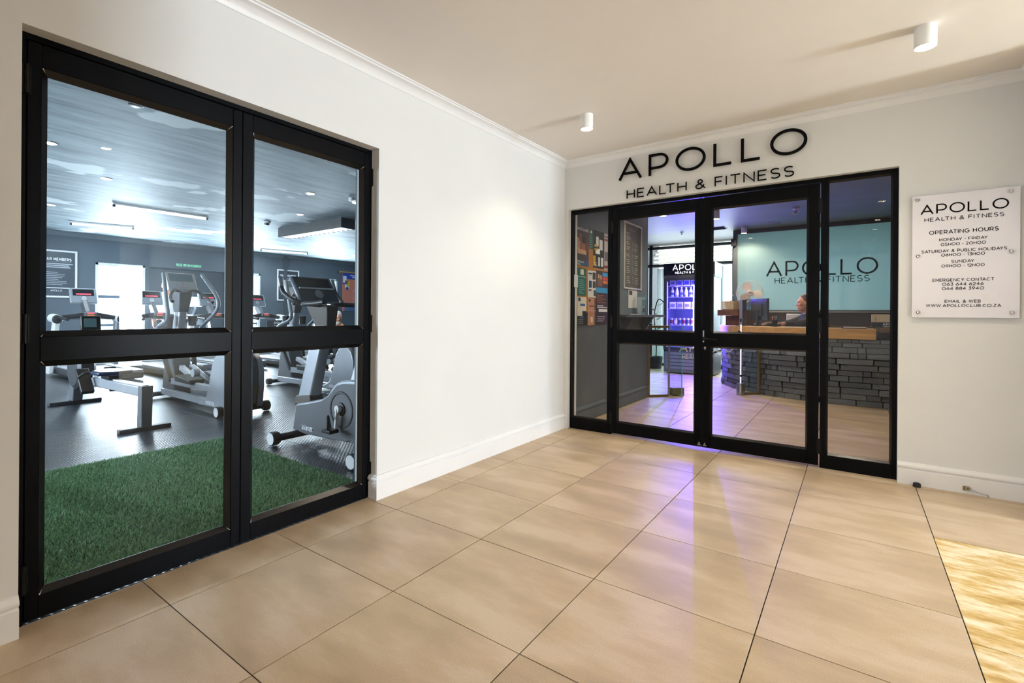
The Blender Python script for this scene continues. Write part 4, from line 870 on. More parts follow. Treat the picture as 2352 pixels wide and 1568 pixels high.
# pen pot and pens
t = thing('pen_pot', 'square dark glass pen pot on the counter in front of the receptionist', 'pen pot', CT(1.355, 4.02), 0.2)
m = M(); k = 0.035
for a in ((-k, k, -k, -k+.004), (-k, k, k-.004, k), (-k, -k+.004, -k, k), (k-.004, k, -k, k)): m.box(*a, 0.0, 0.095)
m.box(-k, k, -k, k, 0, 0.004); m.build('pot', pm('#10151c', 0.15), t)
for i, (c, dx, dy, nm) in enumerate((('#e8662a', -0.018, 0.0, 'orange highlighter standing in the pen pot'), ('#2f8fd8', 0.012, 0.01, 'blue pen standing in the pen pot'), ('#1c2430', 0.0, -0.015, 'black pen standing in the pen pot'))):
    p = thing('pen', nm, 'pen', (1.355+dx*0.5, 4.02+dy*0.5, TZ+0.005)); M().cyl((0, 0, 0), (dx, dy, 0.13), 0.006, n=10).build('barrel', pm(c), p, smooth=40); M().cyl((dx, dy, 0.13), (dx*1.08, dy*1.08, 0.145), 0.005, 0.003, n=10).build('tip', 'white', p, smooth=40)
o = M().obox((0, 0, 0.002), (0.30, 0.21, 0.004)).build('paper_sheet', 'paper', loc=CT(1.62, 3.95)); o.rotation_euler.z = 0.3; tag(o, 'white paper lying on the counter beside the receptionist', 'paper')
t = thing('card_terminal', 'small black terminal mounted on the glass near the counter edge', 'terminal', (0.985, 3.46, 0.80), bang); M().box(-0.02, 0.02, -0.012, 0.0, 0, 0.11).build('body', 'black', t, bevel=0.003); m = M(); text(m, 'P', 0.03, 0.005, (0, -0.0125, 0.06), (1,0,0), (0,0,1)); text(m, 'N', 0.025, 0.005, (0, -0.0125, 0.015), (1,0,0), (0,0,1)); m.build('lettering', pm('#e8c86a'), t)

# ---- frosted partition behind the desk
t = thing('glass_partition', 'large frosted teal glass partition with black APOLLO lettering behind the desk', 'partition', (1.9, 5.8, 1.22))
M().box(-1.33, 1.9, -0.005, 0.005, 0.012, 1.44).build('pane', 'frost', t)
m = M(); m.box(-1.40, -1.33, -0.03, 0.03, -1.22, 1.47); m.box(-1.33, 1.9, -0.03, 0.03, 1.40, 1.47); m.box(-1.33, 1.9, -0.03, 0.03, -0.02, 0.012); m.build('frame', pm('#596062', 0.4), t, bevel=0.003)
m = M(); text(m, 'APOLLO', 0.272, 0.029, (1.80-1.9, -0.0056, 1.815-1.22), (1,0,0), (0,0,1), 0.001, width=1.545, track=0.20); text(m, 'HEALTH & FITNESS', 0.104, 0.0118, (1.815-1.9, -0.0056, 1.695-1.22), (1,0,0), (0,0,1), 0.001, width=1.31, track=0.20); m.build('lettering', 'ink', t)
t = thing('partition_sensor', 'small black motion sensor high on the partition post', 'sensor', (0.52, 5.768, 2.40)); M().box(-0.045, 0.045, -0.06, 0.0, 0, 0.13).build('body', 'dgrey', t, bevel=0.012, seg=3); M().box(-0.03, 0.03, -0.062, -0.058, 0.02, 0.07).build('lens', 'mgrey', t)
t = thing('back_cabinet', 'low dark wooden cabinet with shelves below the frosted partition', 'cabinet', (2.2, 5.55, 0))
M().box(-1.6, 2.0, -0.11, 0.2, 0, 0.93).build('body', pm('#2b2320', 0.5), t, bevel=0.004); M().box(-1.62, 2.02, -0.13, 0.2, 0.93, 0.97).build('top', 'dwood', t, bevel=0.003)
M().box(-1.6, 2.0, 0.14, 0.2, 0.97, 1.19).build('upstand', pm('#3a2f2a', 0.45), t); M().box(-1.62, 2.02, 0.12, 0.2, 1.19, 1.206).build('rail', 'frame', t)
for x in (-1.2, -0.3, 0.6, 1.5): d_ = M().box(x-0.42, x+0.42, -0.126, -0.11, 0.06, 0.88).build('cabinet_door', pm('#332a26', 0.5), t, bevel=0.003); M().box(x+0.34, x+0.36, -0.145, -0.126, 0.6, 0.75).build('handle', 'steel', d_)
o = M().box(-0.11, 0.11, -0.02, 0.02, 0, 0.075).build('desk_organiser', 'white', loc=(1.50, 5.52, 0.9705), bevel=0.006); o.scale = (1.2, 2, 2.6); tag(o, 'pale box on the dark cabinet behind the receptionist', 'box')
# right end of the counter
t = thing('brochure_box', 'beige display box with black APOLLO band at the right end of the counter', 'box', (2.62, 3.66, 0.9705+0.02), 0)
M().box(-0.17, 0.2, -0.06, 0.06, 0, 0.065).build('band', 'black', t, bevel=0.002); M().box(-0.17, 0.2, -0.05, 0.06, 0.065, 0.165).build('card', pm('#d8c9a8'), t, bevel=0.002)
m = M(); text(m, 'APOLLO', 0.03, 0.0045, (0.03, -0.0606, 0.028), (1,0,0), (0,0,1), 0.0004, width=0.19, track=0.20); text(m, 'HEALTH & FITNESS', 0.012, 0.0025, (0.03, -0.0606, 0.009), (1,0,0), (0,0,1), 0.0004, width=0.17, track=0.20); m.build('lettering', 'txt', t)
m = M(); m.tube(bez([(0.0, -0.051, 0.09), (0.03, -0.051, 0.15), (0.06, -0.051, 0.10), (0.09, -0.051, 0.15), (0.13, -0.051, 0.11)]), 0.003, 5); m.tube([(-0.13, -0.051, 0.08), (-0.13, -0.051, 0.13)], 0.003, 5); m.build('scribble', pm('#8a7446'), t)
t = thing('side_counter', 'darker lower counter end beside the oak top, at the right glass panel', 'counter', (3.2, 3.9, 0)); M().box(-0.69, 1.4, -0.33, 0.4, 0.93, 0.9705+0.0195).build('top', 'dwood', t, bevel=0.003); M().box(-0.68, 1.4, -0.2, 0.38, 0.8405, 0.93).build('apron', pm('#3a322c', 0.5), t)
t = thing('magazine_pile', 'two magazines lying flat on the oak counter top near its right end', 'magazines', CT(2.27, 3.75), 0.1); M().box(-0.12, 0.12, -0.09, 0.09, 0, 0.008).build('magazine', pm('#2a2a2c'), t); M().obox((0.01, 0.0, 0.014), (0.22, 0.17, 0.010)).build('magazine', 'paper', t)

# ---- drinks fridge
FXc, FYc = -0.225, 5.6
t = thing('drinks_fridge', 'tall glass-door drinks fridge with violet light and APOLLO header', 'fridge', (FXc, FYc, 0))
W_ = 0.45; m = M(); m.box(-W_, -W_+0.04, 0, 0.62, 0.42, 1.88); m.box(W_-0.04, W_, 0, 0.62, 0.42, 1.88); m.box(-W_, W_, 0.58, 0.62, 0.42, 1.88); m.box(-W_, W_, 0, 0.62, 0.02, 0.46); m.build('cabinet', pm('#79828a', 0.4), t)
for k in range(5): M().box(-W_+0.04, W_-0.04, -0.012, 0.0, 0.09+k*0.068, 0.09+k*0.068+0.05).build('grille_slat', pm('#8d98a2', 0.35), t)
hd = M().box(-W_-0.01, W_+0.01, -0.02, 0.62, 1.90, 2.13).build('header', pm('#14191c', 0.25), t, bevel=0.003); M().box(-W_-0.01, W_+0.01, -0.015, 0.6, 1.845, 1.90).build('header_rail', 'mgrey', t)
m = M(); text(m, 'APOLLO', 0.115, 0.016, (0.04, -0.0215, 1.985), (1,0,0), (0,0,1), 0.0005, width=0.66, track=0.20); text(m, 'HEALTH & FITNESS', 0.046, 0.009, (0.04, -0.0215, 1.922), (1,0,0), (0,0,1), 0.0005, width=0.56, track=0.20); m.build('lettering', emit('lit_white_lettering', (0.95, 0.97, 1.0), 1.1), hd)
dr = M(); dr.box(-W_, -W_+0.055, -0.035, 0, 0.46, 1.845); dr.box(W_-0.055, W_, -0.035, 0, 0.46, 1.845); dr.box(-W_+0.055, W_-0.055, -0.035, 0, 0.46, 0.51); dr.box(-W_+0.055, W_-0.055, -0.035, 0, 1.80, 1.845); dro = dr.build('fridge_door', pm('#3d464c', 0.35), t)
M().box(-W_+0.055, W_-0.055, -0.02, -0.014, 0.51, 1.80).build('pane', 'glass', dro)
M().box(0.085, 0.115, -0.0, 0.02, 0.52, 1.70).build('light_tube', 'uv', t); M().box(-W_+0.045, -W_+0.057, 0.02, 0.04, 0.50, 1.78).build('light_tube', emit('dim_violet_tube', (0.3, 0.22, 1.0), 4.0), t)
def fridge_lamp(name, loc, rot, sx, sy, p):
    l = bpy.data.lights.new(name, 'AREA'); l.shape = 'RECTANGLE'; l.size = sx; l.size_y = sy; l.energy = p; l.color = (0.10, 0.055, 1.0); o = bpy.data.objects.new(name, l); COL.objects.link(o); o.parent = t; o.location = loc; o.rotation_euler = rot
fridge_lamp('fridge_light', (0.10, -0.042, 1.12), (-PI/2, 0, 0), 0.03, 1.16, 135); fridge_lamp('fridge_light', (0.1, 0.05, 1.7), (0, 0, 0), 0.7, 0.06, 30); fridge_lamp('fridge_light', (0.12, 0.06, 1.1), (0, PI/2, 0), 1.1, 0.05, 30)
shz = [0.50, 0.93, 1.25, 1.48, 1.69]
for z in shz:
    m = M()
    for i in range(14): m.cyl((-0.41+i*0.063, 0.05, z), (-0.41+i*0.063, 0.57, z), 0.003, n=6)
    for y in (0.05, 0.3, 0.57): m.cyl((-0.41, y, z), (0.41, y, z), 0.004, n=6)
    m.build('shelf', pm('#cfd3da', 0.3), t)
def drink(x, z, kind, label, group):
    d = thing({'can': 'drink_can', 'bottle': 'drink_bottle', 'pack': 'snack_pack'}[kind], label, {'can': 'can', 'bottle': 'bottle', 'pack': 'pack'}[kind], (FXc+x, FYc+0.14, z+0.005), 0, group)
    if kind == 'can': M().lathe([(0, 0), (0.026, 0), (0.031, 0.008), (0.031, 0.125), (0.026, 0.135), (0, 0.135)], n=16).build('can_body', 'silver', d, smooth=40); M().lathe([(0.0315, 0.03), (0.0315, 0.10)], n=16).build('can_print', pm(random.choice(('#e8e8ee', '#31406a', '#7a2a3a'))), d, smooth=50)
    elif kind == 'bottle': M().lathe([(0, 0), (0.03, 0), (0.032, 0.01), (0.032, 0.11), (0.013, 0.155), (0.013, 0.175), (0, 0.175)], n=16).build('bottle_body', pm(random.choice(('#b9c6d8', '#8aa0c8', '#cfd6e2')), 0.15), d, smooth=40); M().lathe([(0.0325, 0.04), (0.0325, 0.085)], n=16).build('bottle_label', pm(random.choice(('#f0f0f4', '#38508c'))), d, smooth=50); M().lathe([(0.015, 0.168), (0.015, 0.186), (0, 0.186)], n=12).build('bottle_cap', 'white', d, smooth=40)
    else: M().box(-0.055, 0.055, -0.035, 0.035, 0, 0.13).build('pack_body', pm(random.choice(('#e6e6ee', '#cfd2e0'))), d, bevel=0.006); M().box(-0.04, 0.04, -0.0356, -0.035, 0.03, 0.09).build('pack_print', pm(random.choice(('#5a6aa8', '#8a8aa0'))), d)
for i in range(7): drink(-0.34+i*0.075, 0.93, 'can', ['first', 'second', 'third', 'fourth', 'fifth', 'sixth', 'seventh'][i] + ' slim can from the left on the lowest full shelf of the fridge', 'cans in the drinks fridge')
for i in range(6): drink(-0.33+i*0.085, 1.48, 'bottle', ['first', 'second', 'third', 'fourth', 'fifth', 'sixth', 'seventh'][i] + ' small bottle from the left on the upper fridge shelf', 'bottles in the drinks fridge')
for i in range(4): drink(-0.32+i*0.135, 1.25, 'pack', ['first', 'second', 'third', 'fourth', 'fifth', 'sixth', 'seventh'][i] + ' pale carton from the left on the middle fridge shelf', 'cartons in the drinks fridge')
for i in range(4): drink(-0.32+i*0.13, 1.69, 'pack', ['first', 'second', 'third', 'fourth', 'fifth', 'sixth', 'seventh'][i] + ' pale carton from the left on the top fridge shelf', 'cartons on the top fridge shelf')
# blind and slatted awning at the reception window
t = thing('window_blind', 'pale sheer vertical blind hanging at the bright reception window', 'blind', (-0.55, 6.93, 0.05)); 
for i in range(13): M().obox((-0.62+i*0.104, 0.0, 1.06), (0.098, 0.003, 2.1), Matrix.Rotation(0.25, 3, 'Z')).build('slat', 'curtain', t)
t = thing('slatted_awning', 'cream slatted awning outside the top of the reception window', 'awning', (0.3, 7.9, 2.3))
for k in range(5): M().obox((0, k*0.16, k*0.115), (4.2, 0.12, 0.03), Matrix.Rotation(0.35, 3, 'X')).build('slat', 'plaster', t)
M().box(-2.1, -2.0, -0.1, 0.75, -2.6, 0.6).build('post', 'dgrey', t); M().box(2.0, 2.1, -0.1, 0.75, -2.6, 0.6).build('post', 'dgrey', t)
t = thing('indoor_tree', 'thin dark plant stem with leaves by the far window', 'plant', (-1.05, 6.3, 0)); M().tube(bez([(0,0,0.0),(0.02,0,0.6),(-0.03,0,1.1),(0.05,0,1.45),(0.18,0,1.38)]), 0.012, 8).build('stem', 'dgrey', t, smooth=50)
for i in range(9):
    a = i*2.4; z = 0.55+0.1*i; m = M(); m.ell((0.09*math.cos(a), 0.09*math.sin(a), z), (0.07, 0.03, 0.008), 10, 6, Matrix.Rotation(a, 3, 'Z') @ Matrix.Rotation(-0.5, 3, 'Y')); m.build('leaf', pm('#4f7a3a'), t, smooth=60)
M().lathe([(0, 0), (0.12, 0), (0.15, 0.25), (0.14, 0.25), (0.13, 0.2), (0, 0.2)], n=20).build('pot', 'dgrey', t, smooth=40)
# ---- reception ceiling fittings
def recessed(x, y, z, label, power=14, r=0.055, color=WARM, m_='warm', group=None, name='recessed_light'):
    t = thing(name, label, 'lamp', (x, y, z), 0, group); M().lathe([(r*0.78, -0.002), (r*0.8, -0.008), (r, -0.006), (r*1.02, 0)], n=28).build('rim', 'lamp_w', t, smooth=50); M().lathe([(0, -0.004), (r*0.8, -0.004)], n=24).build('lens', m_, t)
    if power: lamp_light(t, (0, 0, -0.02), power, color, 0.04, 2.5)
    return t
def surf_lamp(x, y, label):
    t = thing('ceiling_downlight', label, 'lamp', (x, y, RZ-0.11)); M().lathe([(0.039, 0.004), (0.044, 0), (0.0455, 0.003), (0.0455, 0.11), (0, 0.11)], n=28).build('lamp_body', 'lamp_w', t, smooth=40); M().lathe([(0, 0.003), (0.039, 0.003)], n=20).build('lamp_lens', 'warm', t); lamp_light(t, (0, 0, -0.01), 60, WARM, 0.035, 2.6)
surf_lamp(0.05, 3.05, 'bright white ceiling lamp in the reception above the left glass door'); surf_lamp(0.62, 3.75, 'white cylinder lamp on the bluish reception ceiling right of the door joint')
surf_lamp(0.85, 1.35, 'unseen fill lamp added just inside the reception, behind the head of the left door leaf'); surf_lamp(2.25, 1.35, 'unseen fill lamp added just inside the reception, behind the head of the right glass panel')  # unseen lamps, added to brighten the left wall and its posters
surf_lamp(0.15, 4.7, 'small lit ceiling lamp above the drinks fridge'); surf_lamp(0.73, 5.45, 'small lit ceiling lamp at the top left corner of the frosted partition')
t = thing('ceiling_speaker', 'round flat fitting on the reception ceiling before the partition', 'speaker', (1.19, 5.3, RZ)); M().lathe([(0.09, 0), (0.1, -0.012), (0.085, -0.02), (0, -0.02)], n=28).build('grille', 'mgrey', t, smooth=50); M().lathe([(0.1, 0), (0.105, -0.008), (0.1, -0.012)], n=28).build('rim', 'white', t, smooth=50)
t = thing('security_camera', 'small white camera on the reception ceiling above the receptionist', 'camera', (1.6, 4.1, RZ)); M().lathe([(0.045, 0), (0.045, -0.02), (0.02, -0.03), (0.018, -0.06), (0, -0.06)], n=20).build('mount', 'white', t, smooth=40); M().cyl((0.0, 0.02, -0.07), (-0.03, -0.06, -0.085), 0.024).build('camera_body', 'white', t, smooth=40)
t = thing('sprinkler', 'small white sprinkler head on the ceiling near the drinks fridge', 'sprinkler', (-0.30, 5.4, RZ)); M().lathe([(0.035, 0), (0.03, -0.012), (0.01, -0.015), (0.01, -0.05), (0, -0.05)], n=16).build('pipe', 'white', t, smooth=40); M().lathe([(0, -0.05), (0.028, -0.052), (0.028, -0.056), (0, -0.056)], n=16).build('plate', 'white', t)
t = thing('air_vent', 'dark slotted air vent in the reception ceiling near the fridge', 'vent', (0.33, 5.3, RZ)); M().box(-0.14, 0.14, -0.12, 0.12, -0.008, 0).build('frame', 'black', t)
for i in range(6): M().obox((0, -0.1+i*0.04, -0.012), (0.25, 0.022, 0.003), Matrix.Rotation(0.5, 3, 'X')).build('slat', 'mgrey', t)

# ================================================================== PEOPLE (one continuous skin surface, clothes and hair over it)
def head_fields(c, fwd, up=(0,0,1), s=1.0):
    """c = centre of the head; fwd = where the face points"""
    f = np.array(fwd, float); f /= np.linalg.norm(f); u = np.array(up, float); u -= f*(u@f); u /= np.linalg.norm(u); r = np.cross(f, u)
    R = np.stack([f, r, u], 1); P = lambda a, b, d: np.array(c)+s*(f*a+r*b+u*d)
    fs = [sd_ell(P(-0.012, 0, 0.03), np.array((0.096, 0.076, 0.098))*s, R), sd_ell(P(0.022, 0, -0.045), np.array((0.070, 0.060, 0.075))*s, R),
          sd_ell(P(0.066, 0, -0.092), np.array((0.024, 0.030, 0.022))*s, R), sd_caps(P(0.084, 0, 0.018), P(0.103, 0, -0.022), 0.008*s, 0.0115*s),
          sd_caps(P(0.088, 0.034, 0.034), P(0.088, -0.034, 0.034), 0.008*s, 0.008*s), sd_ell(P(0.066, 0.036, -0.012), np.array((0.022, 0.026, 0.02))*s, R), sd_ell(P(0.066, -0.036, -0.012), np.array((0.022, 0.026, 0.02))*s, R),
          sd_caps(P(0.090, 0.016, -0.052), P(0.090, -0.016, -0.052), 0.0065*s, 0.0065*s), sd_caps(P(0.088, 0.014, -0.063), P(0.088, -0.014, -0.063), 0.007*s, 0.007*s),
          sd_ell(P(-0.008, 0.080, 0.0), np.array((0.022, 0.009, 0.032))*s, R), sd_ell(P(-0.008, -0.080, 0.0), np.array((0.022, 0.009, 0.032))*s, R),
          sd_caps(P(-0.025, 0, -0.07), P(-0.04, 0, -0.16), 0.054*s, 0.056*s)]
    return fs, P, R
def hand_fields(wrist, d, palm_n, side, curl=0.5, s=1.0):
    """wrist point, pointing direction d, palm normal, side=+1 thumb along cross(d, n)"""
    d = np.array(d, float); d /= np.linalg.norm(d); n = np.array(palm_n, float); n -= d*(n@d); n /= np.linalg.norm(n); q = np.cross(d, n)*side
    w = np.array(wrist, float); fs = [sd_ell(w+d*0.048*s, np.array((0.05, 0.040, 0.016))*s, np.stack([d, q, n], 1))]
    for i, (o, L) in enumerate(((0.030, 0.072), (0.010, 0.080), (-0.010, 0.075), (-0.028, 0.060))):
        a = w+d*0.085*s+q*o*s; ang = curl*0.9; b = a+(d*math.cos(ang)+n*math.sin(ang))*L*0.42*s; ang2 = curl*1.9; c_ = b+(d*math.cos(ang2)+n*math.sin(ang2))*L*0.34*s; ang3 = curl*2.6; e = c_+(d*math.cos(ang3)+n*math.sin(ang3))*L*0.26*s
        fs += [sd_caps(a-d*0.02*s, b, 0.0095*s, 0.0088*s), sd_caps(b, c_, 0.0088*s, 0.008*s), sd_caps(c_, e, 0.008*s, 0.007*s)]
    a = w+d*0.025*s+q*0.032*s; b = a+(d*0.6+q*0.65+n*0.35)*0.042*s; c_ = b+(d*0.85+q*0.25+n*0.4)*0.034*s
    return fs+[sd_caps(a, b, 0.013*s, 0.0105*s), sd_caps(b, c_, 0.0105*s, 0.0085*s)]
def cut(fn, *planes):
    """keep the side n.p > d of each plane"""
    def f(X, Y, Z):
        v = fn(X, Y, Z)
        for n, d in planes: v = np.maximum(v, d-(n[0]*X+n[1]*Y+n[2]*Z))
        return v
    return Fld(f, fn.lo, fn.hi)
def grow(fs, e):
    return [Fld((lambda X, Y, Z, g=g: g(X, Y, Z)-e), g.lo-e, g.hi+e) for g in fs]
def eyes(t, P, loc, s=1.0):
    for b in (0.032, -0.032):
        o = M().ell(P(0.0752, b, 0.016)-np.array(loc), (0.0112*s,)*3, 14, 10).build('eye', pm('#cfc6bf'), t, smooth=60); p = P(0.0838, b*0.97, 0.016)-np.array(loc)
        M().ell(p, (0.0045*s,)*3, 10, 8).build('iris', pm('#2f4a5c'), o, smooth=60)
        M().tube([P(0.0935, b*0.55, 0.038)-np.array(loc), P(0.0935, b, 0.0405)-np.array(loc), P(0.0865, b*1.35, 0.038)-np.array(loc)], 0.0028*s, 6).build('eyebrow', 'hair', t, smooth=60)
# --- receptionist
hc = np.array((1.685, 4.52, 1.315)); loc = (1.80, 4.60, 0.46)
fw = (-0.93, -0.36, -0.06); hf, P, R = head_fields(hc, fw)
sh = np.array((1.76, 4.56, 1.10)); q = np.array((-0.36, 0.93, 0))   # q: towards her right shoulder
sR, sL = sh+q*0.175, sh-q*0.175; pel = np.array((1.84, 4.60, 0.55))
eL = np.array((1.60, 4.30, 0.985)); wL = np.array((1.455, 4.185, 1.015)); eR = np.array((1.45, 4.62, 0.99)); wR = np.array((1.27, 4.32, 1.012))
torso = [sd_ell((sh+pel)/2+np.array((0, 0, 0.10)), (0.125, 0.175, 0.28), np.stack([np.array((-.93,-.36,0)), q, np.array((0,0,1.))], 1)), sd_caps(sL, sR, 0.062, 0.062), sd_caps(sh+np.array((-0.02, 0, -0.05)), pel, 0.12, 0.13),
         sd_caps(sh+np.array((-0.02, -0.01, -0.02)), sh+np.array((-0.035, -0.01, 0.06)), 0.075, 0.06), sd_caps(pel-q*0.09, pel-q*0.09+np.array((-0.40, -0.14, -0.02)), 0.09, 0.07), sd_caps(pel+q*0.09, pel+q*0.09+np.array((-0.40, -0.14, -0.02)), 0.09, 0.07),
         sd_caps(pel-q*0.09+np.array((-0.40, -0.14, -0.02)), pel-q*0.09+np.array((-0.36, -0.13, -0.45)), 0.065, 0.045), sd_caps(pel+q*0.09+np.array((-0.40, -0.14, -0.02)), pel+q*0.09+np.array((-0.36, -0.13, -0.45)), 0.065, 0.045)]
arms = [sd_caps(sL, eL, 0.055, 0.043), sd_caps(eL, wL, 0.042, 0.027), sd_caps(sR, eR, 0.055, 0.043), sd_caps(eR, wR, 0.042, 0.027)]
hands = hand_fields(wL, wL-eL+np.array((0,0,-0.03)), (0, 0, -1), 1, 0.45)+hand_fields(wR, wR-eR, (0, 0, -1), -1, 0.3)
t = thing('person', 'person in a black jacket sitting behind the counter, looking left at the monitor', 'person', loc)
body = blend([blend(hf, 0.018), blend(torso+arms, 0.04), blend(hands, 0.010)], 0.02)
build_field(body, (1.05, 3.98, 0.02), (2.10, 4.95, 1.46), 0.0068, 'body', 'skin', t, loc)
neckp = ((0.55, 0.0, -0.83), 1.76*0.55-0.83*1.175)
jk = cut(blend(grow(torso[:4]+arms, 0.013), 0.045), ((0.25, 0.1, -0.96), 1.70*0.25+4.5*0.1-0.96*1.165))
def jkf(X, Y, Z):
    v = jk(X, Y, Z)
    for wv, ev in ((wL, eL), (wR, eR)):
        d = (wv-ev)/np.linalg.norm(wv-ev); s_ = (X-wv[0])*d[0]+(Y-wv[1])*d[1]+(Z-wv[2])*d[2]; near = np.sqrt((X-wv[0])**2+(Y-wv[1])**2+(Z-wv[2])**2) < 0.12
        v = np.where(near, np.maximum(v, s_+0.012), v)
    return np.maximum(v, 0.50-Z)
build_field(jkf, (1.10, 4.05, 0.46), (2.06, 4.92, 1.24), 0.011, 'jacket', 'jacket', t, loc)
def hairf(X, Y, Z):
    v = blend([sd_ell(P(-0.022, 0, 0.036), (0.102, 0.086, 0.104), R), sd_ell(P(-0.11, 0, 0.02), (0.045, 0.05, 0.05), R)], 0.02)(X, Y, Z); f_ = R[:, 0]; u_ = R[:, 2]
    a = (X-hc[0])*f_[0]+(Y-hc[1])*f_[1]+(Z-hc[2])*f_[2]; d = (X-hc[0])*u_[0]+(Y-hc[1])*u_[1]+(Z-hc[2])*u_[2]
    return np.maximum(v, (a+0.004-0.52*d)*0.87)
build_field(hairf, (1.52, 4.36, 1.20), (1.90, 4.74, 1.46), 0.008, 'hair', 'hair', t, loc)
eyes(t, P, loc); M().tube([P(0.094, 0.017, -0.057)-np.array(loc), P(0.0975, 0, -0.057)-np.array(loc), P(0.094, -0.017, -0.057)-np.array(loc)], 0.0028, 6).build('lips', pm('#a8584e'), t, smooth=60)
ch = thing('desk_chair', 'black office chair under the receptionist behind the counter', 'chair', (1.86, 4.62, 0))
M().box(-0.24, 0.24, -0.24, 0.24, 0.38, 0.435).build('seat', 'black', ch, bevel=0.02, seg=3); M().cyl((0, 0, 0.06), (0, 0, 0.38), 0.03).build('column', 'steel', ch, smooth=40); M().obox((0.24, 0.09, 0.72), (0.05, 0.42, 0.42), Matrix.Rotation(0.37, 3, 'Z')).build('backrest', 'black', ch, bevel=0.02, seg=3)
for k in range(5): a = k*2*PI/5; M().bar((0, 0, 0.07), (0.28*math.cos(a), 0.28*math.sin(a), 0.05), 0.04, 0.025).build('leg', 'black', ch); M().ell((0.28*math.cos(a), 0.28*math.sin(a), 0.025), (0.025, 0.025, 0.025), 10, 8).build('castor', 'black', ch, smooth=60)
# --- grey-haired man sitting in the gym
def simple_person(label, hc, fw, seat_z, hairm, topm, legm, loc, standing=False, beard=False):
    hc = np.array(hc, float); t = thing('person', label, 'person', loc); hf, P, R = head_fields(hc, fw); f = np.array((fw[0], fw[1], 0.0)); f /= np.linalg.norm(f); r = np.cross(f, (0, 0, 1)); z = np.array((0, 0, 1.))
    sh = hc-f*0.05-z*0.235; pel = np.array((sh[0]-f[0]*0.02, sh[1]-f[1]*0.02, seat_z+0.10)) if not standing else np.array((sh[0], sh[1], sh[2]-0.50))
    B3 = np.stack([f, r, z], 1); sA, sB = sh+r*0.185, sh-r*0.185
    torso = [sd_ell((sh+pel)/2+z*0.08, (0.13, 0.185, (sh[2]-pel[2])/2+0.06), B3), sd_caps(sA, sB, 0.065, 0.065), sd_caps(sh-z*0.05, pel, 0.13, 0.14)]
    arms = []; hnds = []
    for sg_, s0 in ((1, sA), (-1, sB)):
        e = s0-z*0.27+r*sg_*0.05+f*(0.06 if not standing else -0.02); w_ = (e+f*0.2-r*sg_*0.08-z*0.10) if not standing else (e-z*0.25+f*0.05)
        arms += [sd_caps(s0, e, 0.055, 0.044), sd_caps(e, w_, 0.043, 0.028)]; hnds += hand_fields(w_, w_-e, -r*sg_ if standing else -z, sg_, 0.5)
    legs = []
    for sg_ in (1, -1):
        h0 = pel+r*sg_*0.095
        if standing: kn = h0+f*0.02-z*(h0[2]-0.50); an = kn-z*0.42-f*0.02
        else: kn = h0+f*0.42-z*0.01; an = np.array((kn[0]+f[0]*0.05, kn[1]+f[1]*0.05, 0.08))
        legs += [sd_caps(h0, kn, 0.088, 0.062), sd_caps(kn, an, 0.058, 0.04), sd_caps(np.array((an[0], an[1], 0.045)), np.array((an[0]+f[0]*0.14, an[1]+f[1]*0.14, 0.035)), 0.042, 0.034)]
    allf = blend([blend(hf, 0.018), blend(torso+arms+legs, 0.04), blend(hnds, 0.01)], 0.02)
    lo = np.minimum(hc-0.55, [9e9, 9e9, 0]); lo[2] = -0.02; hi = hc+0.75; lo[:2] = hc[:2]-0.75; hi[2] = hc[2]+0.16
    h = 0.0115; build_field(allf, lo, hi, h, 'body', 'skin', t, loc)
    neck = sh[2]+0.055
    build_field(cut(blend(grow(torso, 0.014)+grow([arms[0], arms[2]], 0.014)+([] if standing else grow([arms[1], arms[3]], 0.012)), 0.04), ((0, 0, -1), -neck), ((0, 0, 1), pel[2]-0.03)), lo, hi, 0.014, 'shirt', topm, t, loc)
    build_field(cut(blend(grow(legs+[torso[2]], 0.012), 0.03), ((0, 0, -1), -(pel[2]+0.03)), ((0, 0, 1), 0.09)), lo, hi, 0.016, 'trousers', legm, t, loc)
    build_field(cut(blend(grow([legs[2], legs[5]], 0.014), 0.01), ((0, 0, -1), -0.10), ((0, 0, 1), 0.001)), lo, hi, 0.013, 'shoes', 'black', t, loc)
    f_ = R[:, 0]; u_ = R[:, 2]
    def hairf(X, Y, Z):
        v = sd_ell(P(-0.020, 0, 0.036), (0.104, 0.086, 0.106), R)(X, Y, Z); a = (X-hc[0])*f_[0]+(Y-hc[1])*f_[1]+(Z-hc[2])*f_[2]; d = (X-hc[0])*u_[0]+(Y-hc[1])*u_[1]+(Z-hc[2])*u_[2]; return np.maximum(v, (a+0.0-0.5*d)*0.87)
    build_field(hairf, hc-0.16, hc+0.18, 0.011, 'hair', hairm, t, loc)
    if beard: build_field(cut(blend([sd_ell(P(0.040, 0, -0.085), (0.062, 0.062, 0.055), R), sd_caps(P(0.09, 0.02, -0.042), P(0.09, -0.02, -0.042), 0.010, 0.010)], 0.02)), hc-0.2, hc+0.2, 0.011, 'beard', hairm, t, loc)
    eyes(t, P, loc); return t
simple_person('grey-haired bearded person in dark clothes sitting low behind the exercise bike', (-6.05, 1.92, 1.02), (0.55, -0.80, -0.30), 0.30, 'ghair', 'jacket', 'denim', (-6.0, 1.95, 0), beard=True)
t = thing('exercise_bench', 'low black padded bench the grey-haired person sits on', 'bench', (-6.02, 2.0, 0), 0.6)
M().box(-0.6, 0.6, -0.16, 0.16, 0.22, 0.285).build('pad', 'rub', t, bevel=0.02, seg=3)
for x in (-0.5, 0.5): M().box(x-0.03, x+0.03, -0.2, 0.2, 0, 0.04).build('foot', 'dgrey', t); M().box(x-0.025, x+0.025, -0.03, 0.03, 0.04, 0.22).build('leg', 'dgrey', t)
